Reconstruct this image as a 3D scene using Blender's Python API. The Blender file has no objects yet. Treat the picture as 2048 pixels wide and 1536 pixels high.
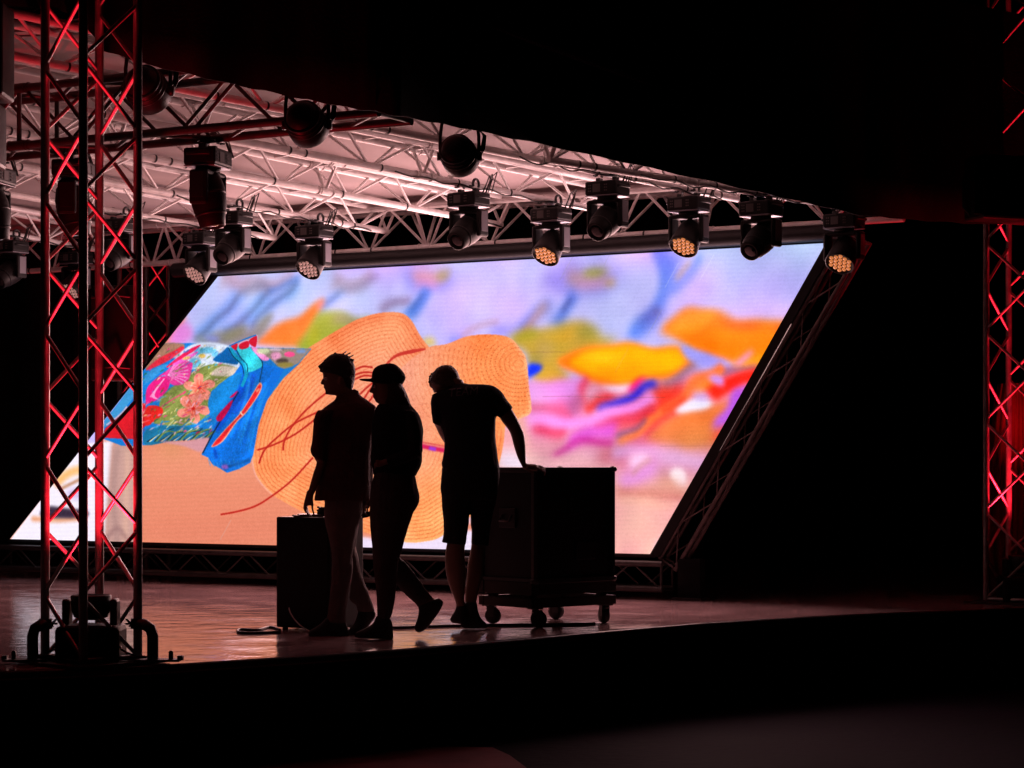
import bpy, bmesh, math, random
import numpy as np
from mathutils import Vector, Matrix, noise as mnoise

R = math.radians
sc = bpy.context.scene
col = sc.collection

# ------------------------------------------------------------------ camera, night sky, exposure
FPX, CX, HY, EYE = 4380.0, 1024.0, 928.0, 1.08      # focal length in px of a 2048 px wide frame, optical axis, horizon row, eye above the stage
cam_d = bpy.data.cameras.new('camera')
cam = bpy.data.objects.new('camera', cam_d)
col.objects.link(cam)
cam.location = (0, 0, EYE)
cam.rotation_euler = (R(90), 0, 0)
cam_d.sensor_width = 36.0
cam_d.lens = FPX / 2048 * 36.0
cam_d.shift_y = (HY - 768) / 2048
cam_d.clip_start, cam_d.clip_end = 0.1, 600
sc.camera = cam

world = bpy.data.worlds.new('World')
sc.world = world
world.use_nodes = True
wn = world.node_tree.nodes
bg = wn['Background']
sky = wn.new('ShaderNodeTexSky')
sky.sky_type = 'NISHITA'
sky.sun_disc = False
sky.sun_elevation = R(-6)
sky.sun_rotation = R(200)
world.node_tree.links.new(sky.outputs[0], bg.inputs[0])
bg.inputs[1].default_value = 0.02
vs = sc.view_settings
vs.view_transform = 'Standard'
vs.look = 'None'
vs.exposure = 0.0
vs.gamma = 1.0
vs.use_curve_mapping = False
sc.cycles.use_denoising = True
sc.cycles.max_bounces = 6
sc.cycles.sample_clamp_indirect = 6.0

SCREEN_GAIN = 1.08
FILL_WATTS = 265.0        # added area lamp before the wall, brightens the roof beyond the picture's emission
RED = (1.0, 0.012, 0.03)

random.seed(7)

# ------------------------------------------------------------------ helpers
def W(px, py, Y):
    """photo pixel (2048 wide) at depth Y -> world"""
    return Vector(((px - CX) / FPX * Y, Y, EYE + (HY - py) / FPX * Y))

def on_z(px, py, z):
    Y = FPX * (EYE - z) / (py - HY)
    return W(px, py, Y)

MATS = {}
def mat(name, color, rough=0.5, metal=0.0, spec=0.5, bump=0.0, bscale=40.0, vary=0.0, vscale=6.0, coat=0.0, emis=None, estr=0.0):
    m = bpy.data.materials.new(name)
    m.use_nodes = True
    nt = m.node_tree
    b = nt.nodes['Principled BSDF']
    b.inputs['Base Color'].default_value = (*color, 1)
    b.inputs['Roughness'].default_value = rough
    b.inputs['Metallic'].default_value = metal
    b.inputs['Specular IOR Level'].default_value = spec
    if coat:
        b.inputs['Coat Weight'].default_value = coat
    if emis:
        b.inputs['Emission Color'].default_value = (*emis, 1)
        b.inputs['Emission Strength'].default_value = estr
    tc = nt.nodes.new('ShaderNodeTexCoord')
    if vary:
        n = nt.nodes.new('ShaderNodeTexNoise'); n.inputs['Scale'].default_value = vscale; n.inputs['Detail'].default_value = 6
        nt.links.new(tc.outputs['Object'], n.inputs['Vector'])
        r = nt.nodes.new('ShaderNodeValToRGB')
        r.color_ramp.elements[0].position = 0.35; r.color_ramp.elements[1].position = 0.7
        r.color_ramp.elements[0].color = (*[c * (1 - vary) for c in color], 1)
        r.color_ramp.elements[1].color = (*[min(1, c * (1 + vary * .5)) for c in color], 1)
        nt.links.new(n.outputs['Fac'], r.inputs[0]); nt.links.new(r.outputs[0], b.inputs['Base Color'])
        mr = nt.nodes.new('ShaderNodeMapRange'); mr.inputs[3].default_value = max(0.05, rough - .1); mr.inputs[4].default_value = min(1, rough + .12)
        nt.links.new(n.outputs['Fac'], mr.inputs[0]); nt.links.new(mr.outputs[0], b.inputs['Roughness'])
    if bump:
        n2 = nt.nodes.new('ShaderNodeTexNoise'); n2.inputs['Scale'].default_value = bscale; n2.inputs['Detail'].default_value = 5
        nt.links.new(tc.outputs['Object'], n2.inputs['Vector'])
        bp = nt.nodes.new('ShaderNodeBump'); bp.inputs['Strength'].default_value = bump; bp.inputs['Distance'].default_value = 0.02
        nt.links.new(n2.outputs['Fac'], bp.inputs['Height']); nt.links.new(bp.outputs[0], b.inputs['Normal'])
    MATS[name] = m
    return m

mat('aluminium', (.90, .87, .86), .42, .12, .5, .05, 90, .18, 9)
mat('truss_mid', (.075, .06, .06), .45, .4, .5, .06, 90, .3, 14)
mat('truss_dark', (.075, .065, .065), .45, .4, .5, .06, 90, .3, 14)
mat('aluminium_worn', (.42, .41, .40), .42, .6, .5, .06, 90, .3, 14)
mat('black_metal', (.022, .022, .024), .42, .0, .5, .05, 120, .3, 12)
mat('black_plastic', (.016, .016, .018), .45, 0, .35, .04, 150, .2, 18)
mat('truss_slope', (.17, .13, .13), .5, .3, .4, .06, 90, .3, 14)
mat('fixture_skin', (.013, .012, .013), .5, 0, .24, .04, 120, .25, 14)
mat('glint_page_grey', (.22, .21, .24), .35, .2, .5)
mat('label_grey', (.10, .09, .09), .6)
mat('rubber', (.014, .014, .014), .65, 0, .4, .1, 60)
mat('cable_black', (.012, .012, .012), .5)
mat('cable_white', (.7, .68, .66), .45)
mat('glass_dark', (.01, .01, .014), .06, 0, .6, coat=.6)
mat('black_cloth', (.014, .013, .014), .95, 0, .05, .25, 60, .3, 5)
mat('skirt_cloth', (.012, .011, .014), .9, 0, .1, .3, 70, .35, 5)
mat('membrane', (.38, .31, .31), .75, 0, .3, .35, 3.2, .16, 1.6)
mat('red_drape', (.10, .014, .014), .9, 0, .1, .3, 30, .3, 6)
mat('case_laminate', (.012, .011, .013), .6, 0, .25, .12, 160, .2, 20)
mat('case_edge', (.10, .095, .095), .5, .5, .5, .08, 90, .25, 18)
mat('dolly_wood', (.03, .02, .018), .7, 0, .2, .2, 40, .35, 12)
mat('skin', (.22, .12, .09), .5, 0, .4, .08, 90, .1, 12)
mat('hair_dark', (.018, .012, .010), .55, 0, .4, .6, 160, .3, 40)
mat('hair_brown', (.05, .028, .016), .5, 0, .4, .6, 160, .3, 40)
mat('jacket', (.10, .035, .035), .85, 0, .2, .5, 55, .3, 9)
mat('trousers_grey', (.16, .125, .12), .88, 0, .15, .45, 60, .25, 10)
mat('top_black', (.012, .012, .016), .85, 0, .2, .4, 60, .3, 9)
mat('leggings', (.09, .07, .07), .8, 0, .2, .3, 60, .25, 10)
mat('tshirt_navy', (.018, .018, .028), .88, 0, .2, .4, 50, .25, 9)
mat('shorts_dark', (.02, .02, .024), .88, 0, .2, .4, 50, .25, 9)
mat('shoe_dark', (.02, .018, .02), .55, 0, .4, .2, 60, .3, 16)
mat('sole', (.10, .09, .09), .7)
mat('cap_cloth', (.014, .013, .016), .85, 0, .2, .3, 70, .2, 14)
mat('print_grey', (.16, .15, .17), .8)
mat('eye_white', (.7, .68, .66), .2)
mat('bark', (.06, .05, .04), .9, 0, .2, .6, 20, .3, 6)
mat('leaf', (.06, .085, .03), .5, 0, .4, 0, 1, .4, 3)
mat('cell_lens', (.75, .42, .24), .16, 0, .6, coat=.4, emis=(1, .32, .10), estr=.52)
mat('cell_lens_pale', (.7, .6, .6), .14, 0, .6, coat=.4, emis=(1, .50, .42), estr=.26)
mat('red_lamp', (.3, .02, .02), .3, 0, .5, emis=RED, estr=9.0)
mat('garden_lamp', (.4, .35, .2), .3, 0, .5, emis=(1, .8, .4), estr=3.0)

class MB:
    """mesh builder: collects shapes, links them as ONE mesh object"""
    def __init__(self):
        self.v, self.f, self.sm = [], [], []
    def add(self, vs, fs, smooth=False):
        o = len(self.v)
        self.v += [tuple(p) for p in vs]
        self.f += [tuple(i + o for i in f) for f in fs]
        self.sm += [smooth] * len(fs)
        return self
    def box(self, c, s, rot=None, bev=0.0):
        c = Vector(c); hx, hy, hz = s[0] / 2, s[1] / 2, s[2] / 2
        rot = rot or Matrix.Identity(3)
        if bev <= 0:
            vs = [Vector((x, y, z)) for x in (-hx, hx) for y in (-hy, hy) for z in (-hz, hz)]
            fs = [(0, 1, 3, 2), (4, 6, 7, 5), (0, 4, 5, 1), (2, 3, 7, 6), (0, 2, 6, 4), (1, 5, 7, 3)]
            return self.add([c + rot @ v for v in vs], fs)
        b = min(bev, hx * .9, hy * .9, hz * .9)
        bm = bmesh.new()
        bmesh.ops.create_cube(bm, size=1.0)
        for v in bm.verts:
            v.co = Vector((v.co.x * 2 * hx, v.co.y * 2 * hy, v.co.z * 2 * hz))
        bmesh.ops.bevel(bm, geom=bm.edges[:], offset=b, segments=2, affect='EDGES', profile=.5)
        bm.verts.index_update()
        self.add([c + rot @ v.co for v in bm.verts], [[v.index for v in f.verts] for f in bm.faces])
        bm.free()
        return self
    def tube(self, pts, r, n=10, caps=True, closed=False):
        pts = [Vector(p) for p in pts]
        rs = r if isinstance(r, (list, tuple)) else [r] * len(pts)
        rings = []
        N = len(pts)
        prev = None
        for i, p in enumerate(pts):
            if closed:
                t = pts[(i + 1) % N] - pts[i - 1]
            else:
                t = pts[min(i + 1, N - 1)] - pts[max(i - 1, 0)]
            t.normalize()
            if prev is None:
                a = Vector((0, 0, 1)) if abs(t.z) < .9 else Vector((1, 0, 0))
                u = t.cross(a).normalized()
            else:
                u = (prev - t * prev.dot(t))
                u = u.normalized() if u.length > 1e-6 else t.orthogonal().normalized()
            prev = u
            w = t.cross(u)
            rings.append([p + (u * math.cos(2 * math.pi * k / n) + w * math.sin(2 * math.pi * k / n)) * rs[i] for k in range(n)])
        vs = [v for ring in rings for v in ring]
        fs = []
        for i in range(N if closed else N - 1):
            for k in range(n):
                a = i * n + k; b = i * n + (k + 1) % n
                j = ((i + 1) % N) * n
                fs.append((a, b, j + (k + 1) % n, j + k))
        self.add(vs, fs, True)
        if caps and not closed:
            self.add(rings[0], [tuple(range(n))[::-1]]); self.add(rings[-1], [tuple(range(n))])
        return self
    def lathe(self, prof, origin=(0, 0, 0), axis=(0, 0, 1), n=20, smooth=True):
        """prof: (distance along the axis, radius)"""
        o = Vector(origin); t = Vector(axis).normalized()
        u = t.orthogonal().normalized(); w = t.cross(u)
        vs, fs = [], []
        for d, r in prof:
            for k in range(n):
                a = 2 * math.pi * k / n
                vs.append(o + t * d + (u * math.cos(a) + w * math.sin(a)) * max(r, 1e-4))
        for i in range(len(prof) - 1):
            for k in range(n):
                fs.append((i * n + k, i * n + (k + 1) % n, (i + 1) * n + (k + 1) % n, (i + 1) * n + k))
        fs.append(tuple(range(n))[::-1]); fs.append(tuple(range((len(prof) - 1) * n, len(prof) * n)))
        return self.add(vs, fs, smooth)
    def prism(self, poly, z0, z1):
        n = len(poly)
        vs = [(x, y, z0) for x, y in poly] + [(x, y, z1) for x, y in poly]
        fs = [tuple(range(n))[::-1], tuple(range(n, 2 * n))] + [(i, (i + 1) % n, n + (i + 1) % n, n + i) for i in range(n)]
        return self.add(vs, fs)
    def mesh(self, name, m):
        me = bpy.data.meshes.new(name)
        me.from_pydata(self.v, [], self.f)
        me.polygons.foreach_set('use_smooth', self.sm)
        me.materials.append(MATS[m] if isinstance(m, str) else m)
        me.update()
        return me
    def build(self, name, m, parent=None):
        return link(name, self.mesh(name, m), parent)

def link(name, me, parent=None, mw=None):
    o = bpy.data.objects.new(name, me)
    col.objects.link(o)
    if parent is not None:
        o.parent = parent
    if mw is not None:
        o.matrix_local = mw
    return o

def tag(o, label=None, cat=None, group=None, kind=None):
    for k, v in (('label', label), ('category', cat), ('group', group), ('kind', kind)):
        if v:
            o[k] = v
    return o

def thing(name, label, cat, loc=(0, 0, 0), group=None):
    o = bpy.data.objects.new(name, None)
    o.empty_display_size = .1
    o.location = loc
    col.objects.link(o)
    return tag(o, label, cat, group)

KIDS = {}
def children(o):
    return [c for c in bpy.data.objects if c.parent == o]

def copy_tree(o, parent=None):
    c = o.copy()
    col.objects.link(c)
    if parent is not None:
        c.parent = parent
    for k in children(o):
        copy_tree(k, c)
    return c

# ------------------------------------------------------------------ lattice trusses: chords, braces and frames are pieces of their own
BRACE = {}
def rod_mesh(name, L, r, m, n):
    key = (name, round(L, 3), r, m)
    if key not in BRACE:
        BRACE[key] = MB().tube([(0, 0, -L / 2), (0, 0, L / 2)], r, n).mesh(name, m)
    return BRACE[key]

def rod(name, a, b, r, m, parent, n=8):
    a, b = Vector(a), Vector(b)
    d = b - a
    mw = Matrix.Translation((a + b) / 2) @ d.to_track_quat('Z', 'Y').to_matrix().to_4x4()
    return link(name, rod_mesh(name, d.length, r, m, n), parent, mw)

def frame_of(A, B, up=(0, 0, 1)):
    t = (B - A).normalized()
    s = t.cross(Vector(up)).normalized()
    u = s.cross(t)
    return t, s, u

def truss(name, label, group, A, B, shape, size, rc, rb, cell, m='aluminium', up=(0, 0, 1), joints=(), phase=0, cat='truss', end_frames=True, h=None, ties=False):
    """A-B: the axis along the bottom chord (triangle), or the centre of the section (box)"""
    A, B = Vector(A), Vector(B)
    L = (B - A).length
    t, s, u = frame_of(A, B, up)
    root = thing(name, label, cat, A, group)
    if shape == 'tri':
        hh = h or size * .87
        sec = [(0, 0), (-size / 2, hh), (size / 2, hh)]
        faces = [(0, 1), (0, 2), (1, 2)]
    else:
        a = size / 2; b = (h or size) / 2
        sec = [(-a, -b), (a, -b), (a, b), (-a, b)]
        faces = [(0, 1), (1, 2), (2, 3), (3, 0)]
    def pt(i, d):
        return t * d + s * sec[i][0] + u * sec[i][1]
    for i in range(len(sec)):
        rod('chord', pt(i, 0), pt(i, L), rc, m, root, 14)
    n = max(2, round(L / cell))
    st = L / n
    for fi, (i, j) in enumerate(faces):
        if shape == 'tri' and fi == 2:
            for k in range(0, n + 1, 2):
                rod('brace', pt(i, min(L - .02, k * st + .02)), pt(j, min(L - .02, k * st + .02)), rb, m, root)
            continue
        ph = phase % 2
        for k in range(n):
            p, q = (i, j) if (k + ph) % 2 == 0 else (j, i)
            rod('brace', pt(p, k * st + .015), pt(q, (k + 1) * st - .015), rb, m, root)
    # black cable ties and tape bands round the lowest chord
    if ties:
        rt = random.Random(int(L * 1000))
        key = ('tie', rc)
        if key not in BRACE:
            BRACE[key] = MB().tube([(0, 0, -.007), (0, 0, .007)], rc * 1.10, 14).mesh('tie', 'black_plastic')
        d = .25
        while d < L - .1:
            mw = Matrix.Translation(pt(0, d)) @ t.to_track_quat('Z', 'Y').to_matrix().to_4x4()
            link('tie', BRACE[key], root, mw)
            d += rt.choice((.14, .38, .55, .7))
    fr = [L * f for f in joints] + ([0.012, L - 0.012] if end_frames else [])
    for d in fr:
        mb = MB()
        for i, j in faces:
            mb.tube([pt(i, d), pt(j, d)], rb * 1.25, 8)
        mb.build('end_frame', m, root)
        if 0.05 < d < L - 0.05:
            for i in range(len(sec)):
                mb = MB(); mb.tube([pt(i, d - .05), pt(i, d + .05)], rc * 1.22, 14)
                mb.tube([pt(i, d - .075), pt(i, d - .068)], rc * 1.3, 14); mb.tube([pt(i, d + .068), pt(i, d + .075)], rc * 1.3, 14)
                mb.build('coupler', m, root)
    return root

# ------------------------------------------------------------------ ground and stage
def plane(name, pts, z, m):
    return MB().add([(x, y, z) for x, y in pts], [tuple(range(len(pts)))]).build(name, m)

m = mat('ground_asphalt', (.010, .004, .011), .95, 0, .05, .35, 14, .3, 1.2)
GZ = -0.60
ground = tag(plane('ground', [(-250, -60), (250, -60), (250, 400), (-250, 400)], GZ, 'ground_asphalt'), kind='structure')
# a lighter worn patch of paving in front of the stage
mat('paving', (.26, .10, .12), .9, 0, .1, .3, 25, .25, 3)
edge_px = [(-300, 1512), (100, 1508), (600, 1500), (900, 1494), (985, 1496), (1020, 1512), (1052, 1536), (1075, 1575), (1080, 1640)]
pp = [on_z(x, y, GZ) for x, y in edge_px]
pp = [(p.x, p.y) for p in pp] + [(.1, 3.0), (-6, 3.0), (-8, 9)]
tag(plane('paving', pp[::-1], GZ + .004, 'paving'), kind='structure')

# deck outline: the front edge bends back to the right
front_px = [(-330, 1349), (0, 1342), (170, 1336), (340, 1328), (620, 1310), (820, 1296), (1000, 1280), (1200, 1262), (1400, 1245), (1700, 1228), (2048, 1214), (2400, 1205)]
front = [on_z(x, y, 0.0) for x, y in front_px]
front = [(p.x, p.y) for p in front]
back = [(9.5, 25.0), (-11, 25.0), (-11, front[0][1] - .4)]
mat('deck_ply', (.10, .075, .075), .34, 0, .5)
nt = MATS['deck_ply'].node_tree; bs = nt.nodes['Principled BSDF']
tc = nt.nodes.new('ShaderNodeTexCoord')
mp = nt.nodes.new('ShaderNodeMapping'); mp.inputs['Rotation'].default_value = (0, 0, R(-30)); mp.inputs['Scale'].default_value = (1.0, 1.25, 1)
nt.links.new(tc.outputs['Object'], mp.inputs[0])
n1 = nt.nodes.new('ShaderNodeTexNoise'); n1.inputs['Scale'].default_value = 5.5; n1.inputs['Detail'].default_value = 6; n1.inputs['Roughness'].default_value = .5
n2 = nt.nodes.new('ShaderNodeTexNoise'); n2.inputs['Scale'].default_value = 2.4; n2.inputs['Detail'].default_value = 6
nt.links.new(mp.outputs[0], n1.inputs['Vector']); nt.links.new(mp.outputs[0], n2.inputs['Vector'])
cr = nt.nodes.new('ShaderNodeValToRGB')
cr.color_ramp.elements[0].position = .36; cr.color_ramp.elements[0].color = (.34, .205, .215, 1)
cr.color_ramp.elements[1].position = .68; cr.color_ramp.elements[1].color = (.42, .262, .272, 1)
nt.links.new(n1.outputs['Fac'], cr.inputs[0]); nt.links.new(cr.outputs[0], bs.inputs['Base Color'])
mr = nt.nodes.new('ShaderNodeMapRange'); mr.inputs[1].default_value = .35; mr.inputs[2].default_value = .66; mr.inputs[3].default_value = .02; mr.inputs[4].default_value = .17
nt.links.new(n2.outputs['Fac'], mr.inputs[0]); nt.links.new(mr.outputs[0], bs.inputs['Roughness'])
bp = nt.nodes.new('ShaderNodeBump'); bp.inputs['Strength'].default_value = .7; bp.inputs['Distance'].default_value = .0085
nt.links.new(n1.outputs['Fac'], bp.inputs['Height']); nt.links.new(bp.outputs[0], bs.inputs['Normal'])

def resample(pts, step):
    out = []
    for (x0, y0), (x1, y1) in zip(pts[:-1], pts[1:]):
        n = max(1, int(math.hypot(x1 - x0, y1 - y0) / step))
        out += [(x0 + (x1 - x0) * i / n, y0 + (y1 - y0) * i / n) for i in range(n)]
    return out + [pts[-1]]

stage = thing('stage', 'low stage with a worn glossy deck and a black skirt along its curved front', 'stage', (front[3][0], front[3][1], GZ))
tag(stage, kind='structure')
off = Vector((-front[3][0], -front[3][1], -GZ))
def shift(mb, v):
    mb.v = [tuple(Vector(p) + v) for p in mb.v]; return mb
outline = front + back
shift(MB().prism(outline, -.05, 0.0), off).build('deck', 'deck_ply', stage)
# thin rounded nosing along the edge
shift(MB().tube([(x, y + .004, -.022) for x, y in front], .021, 8), off).build('nosing', 'black_metal', stage)
# gathered skirt cloth
mb = MB(); fp = resample(front, .05)
prof = []
for i, (x, y) in enumerate(fp):
    w = .018 * math.sin(i * 1.15) + .010 * math.sin(i * .37 + 1)
    prof.append((x, y + .05 + w))
n = len(prof)
vs = [(x, y, -.045) for x, y in prof] + [(x, y - .02, GZ + .006) for x, y in prof] + [(x, y + .01, -.045) for x, y in prof] + [(x, y - .01, GZ + .006) for x, y in prof]
fs = [(i, i + 1, n + i + 1, n + i) for i in range(n - 1)] + [(2 * n + i + 1, 2 * n + i, 3 * n + i, 3 * n + i + 1) for i in range(n - 1)] + [(i + 1, i, 2 * n + i, 2 * n + i + 1) for i in range(n - 1)]
mb.add(vs, fs, True)
shift(mb, off).build('skirt', 'skirt_cloth', stage)

# ------------------------------------------------------------------ video wall (a plane turned 31 degrees; s runs along it to the right, nrm points backstage)
P0 = Vector((1.10, 17.5, 0.0))
SD = Vector((.860, -.510, 0)).normalized(); ND = Vector((.510, .860, 0)).normalized()
def SN(s, n, z):
    return P0 + SD * s + ND * n + Vector((0, 0, z))
def s_of(px):
    k = (px - CX) / FPX
    return (k * P0.y - P0.x) / (SD.x - k * SD.y)
def sz_px(s, z):
    p = SN(s, 0, z)
    return CX + FPX * p.x / p.y, HY - FPX * (p.z - EYE) / p.y
def px_sz(px, py):
    s = s_of(px); Y = (P0 + SD * s).y
    return s, EYE + (HY - py) / FPX * Y
corners = [px_sz(20, 1078), px_sz(1300, 1108), px_sz(1655, 486), px_sz(436, 553)]
S0, S1 = min(c[0] for c in corners), max(c[0] for c in corners)
Z0, Z1 = min(c[1] for c in corners), max(c[1] for c in corners)

# ------------------------------------------------------------------ picture shown on the video wall
class Art:
    """Rasterises the beach picture the video wall is showing (pure numpy, generated here)."""
    def __init__(self, PX, PY, base):
        self.PX, self.PY = PX, PY
        self.h, self.w = PX.shape
        self.img = np.empty((self.h, self.w, 3), np.float32)
        self.img[:] = np.array(base, np.float32)

    def bbox(self, pts, pad):
        x0, y0 = pts.min(0) - pad
        x1, y1 = pts.max(0) + pad
        m = (self.PX >= x0) & (self.PX <= x1) & (self.PY >= y0) & (self.PY <= y1)
        r = np.flatnonzero(m.any(1)); c = np.flatnonzero(m.any(0))
        if len(r) == 0 or len(c) == 0:
            return None
        return slice(r[0], r[-1] + 1), slice(c[0], c[-1] + 1)

    @staticmethod
    def blur(a, s):
        if s < 0.3:
            return a
        n = int(math.ceil(2.6 * s))
        k = np.exp(-0.5 * (np.arange(-n, n + 1) / s) ** 2); k /= k.sum()
        for ax in (0, 1):
            p = [(0, 0), (0, 0)]; p[ax] = (n, n)
            b = np.pad(a, p, mode='edge')
            out = np.zeros_like(a)
            L = a.shape[ax]
            for i, wgt in enumerate(k):
                out += wgt * (b[i:i + L] if ax == 0 else b[:, i:i + L])
            a = out
        return a

    @staticmethod
    def smooth(pts, closed=True, n=6):
        p = np.asarray(pts, float)
        N = len(p); out = []
        for i in range(N if closed else N - 1):
            if closed:
                a, b, c, d = p[i - 1], p[i], p[(i + 1) % N], p[(i + 2) % N]
            else:
                a, b, c, d = p[max(i - 1, 0)], p[i], p[i + 1], p[min(i + 2, N - 1)]
            for t in np.arange(n) / n:
                out.append(0.5 * ((2 * b) + (c - a) * t + (2 * a - 5 * b + 4 * c - d) * t * t + (3 * b - a - 3 * c + d) * t ** 3))
        if not closed:
            out.append(p[-1])
        return np.array(out)

    def mask(self, pts, s):
        bb = self.bbox(pts, 3 * s + 2)
        if bb is None:
            return None, None
        X, Y = self.PX[bb], self.PY[bb]
        ins = np.zeros(X.shape, bool)
        x2, y2 = pts[-1]
        for x1, y1 in pts:
            if y1 != y2:
                c = (Y < y1) != (Y < y2)
                ins ^= c & (X < (x2 - x1) * (Y - y1) / (y2 - y1) + x1)
            x2, y2 = x1, y1
        return bb, self.blur(ins.astype(np.float32), s)

    def paint(self, bb, m, col, a=1.0):
        m = (m * a)[..., None]
        self.img[bb] = self.img[bb] * (1 - m) + np.array(col, np.float32) * m

    def poly(self, pts, col, s=0.8, a=1.0, curve=True):
        pts = self.smooth(pts) if curve else np.asarray(pts, float)
        bb, m = self.mask(pts, s)
        if bb is not None:
            self.paint(bb, m, col, a)

    def stroke(self, pts, w, col, s=0.8, a=1.0):
        """w: one width or a width per point (tapered)"""
        w = np.atleast_1d(np.asarray(w, float))
        q = self.smooth([(x, y) for x, y in pts], closed=False)
        ws = np.interp(np.linspace(0, 1, len(q)), np.linspace(0, 1, len(w)), w)
        t = np.gradient(q, axis=0); t /= np.maximum(np.linalg.norm(t, axis=1, keepdims=True), 1e-6)
        nrm = np.stack([-t[:, 1], t[:, 0]], 1) * ws[:, None] / 2
        bb, m = self.mask(np.concatenate([q + nrm, (q - nrm)[::-1]]), s)
        if bb is not None:
            self.paint(bb, m, col, a)

    def spot(self, x, y, rx, ry, col, s=4, a=1.0, rot=0.0):
        t = np.linspace(0, 2 * math.pi, 28, endpoint=False)
        c, sn = math.cos(rot), math.sin(rot)
        px = np.stack([x + rx * np.cos(t) * c - ry * np.sin(t) * sn, y + rx * np.cos(t) * sn + ry * np.sin(t) * c], 1)
        bb, m = self.mask(px, s)
        if bb is not None:
            self.paint(bb, m, col, a)

    def edge_distance(self, pts, bb):
        X, Y = self.PX[bb], self.PY[bb]
        d = np.full(X.shape, 1e9, np.float32)
        x2, y2 = pts[-1]
        for x1, y1 in pts:
            ex, ey = x1 - x2, y1 - y2
            t = np.clip(((X - x2) * ex + (Y - y2) * ey) / max(ex * ex + ey * ey, 1e-9), 0, 1)
            d = np.minimum(d, (X - x2 - t * ex) ** 2 + (Y - y2 - t * ey) ** 2)
            x2, y2 = x1, y1
        return np.sqrt(d)


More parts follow.
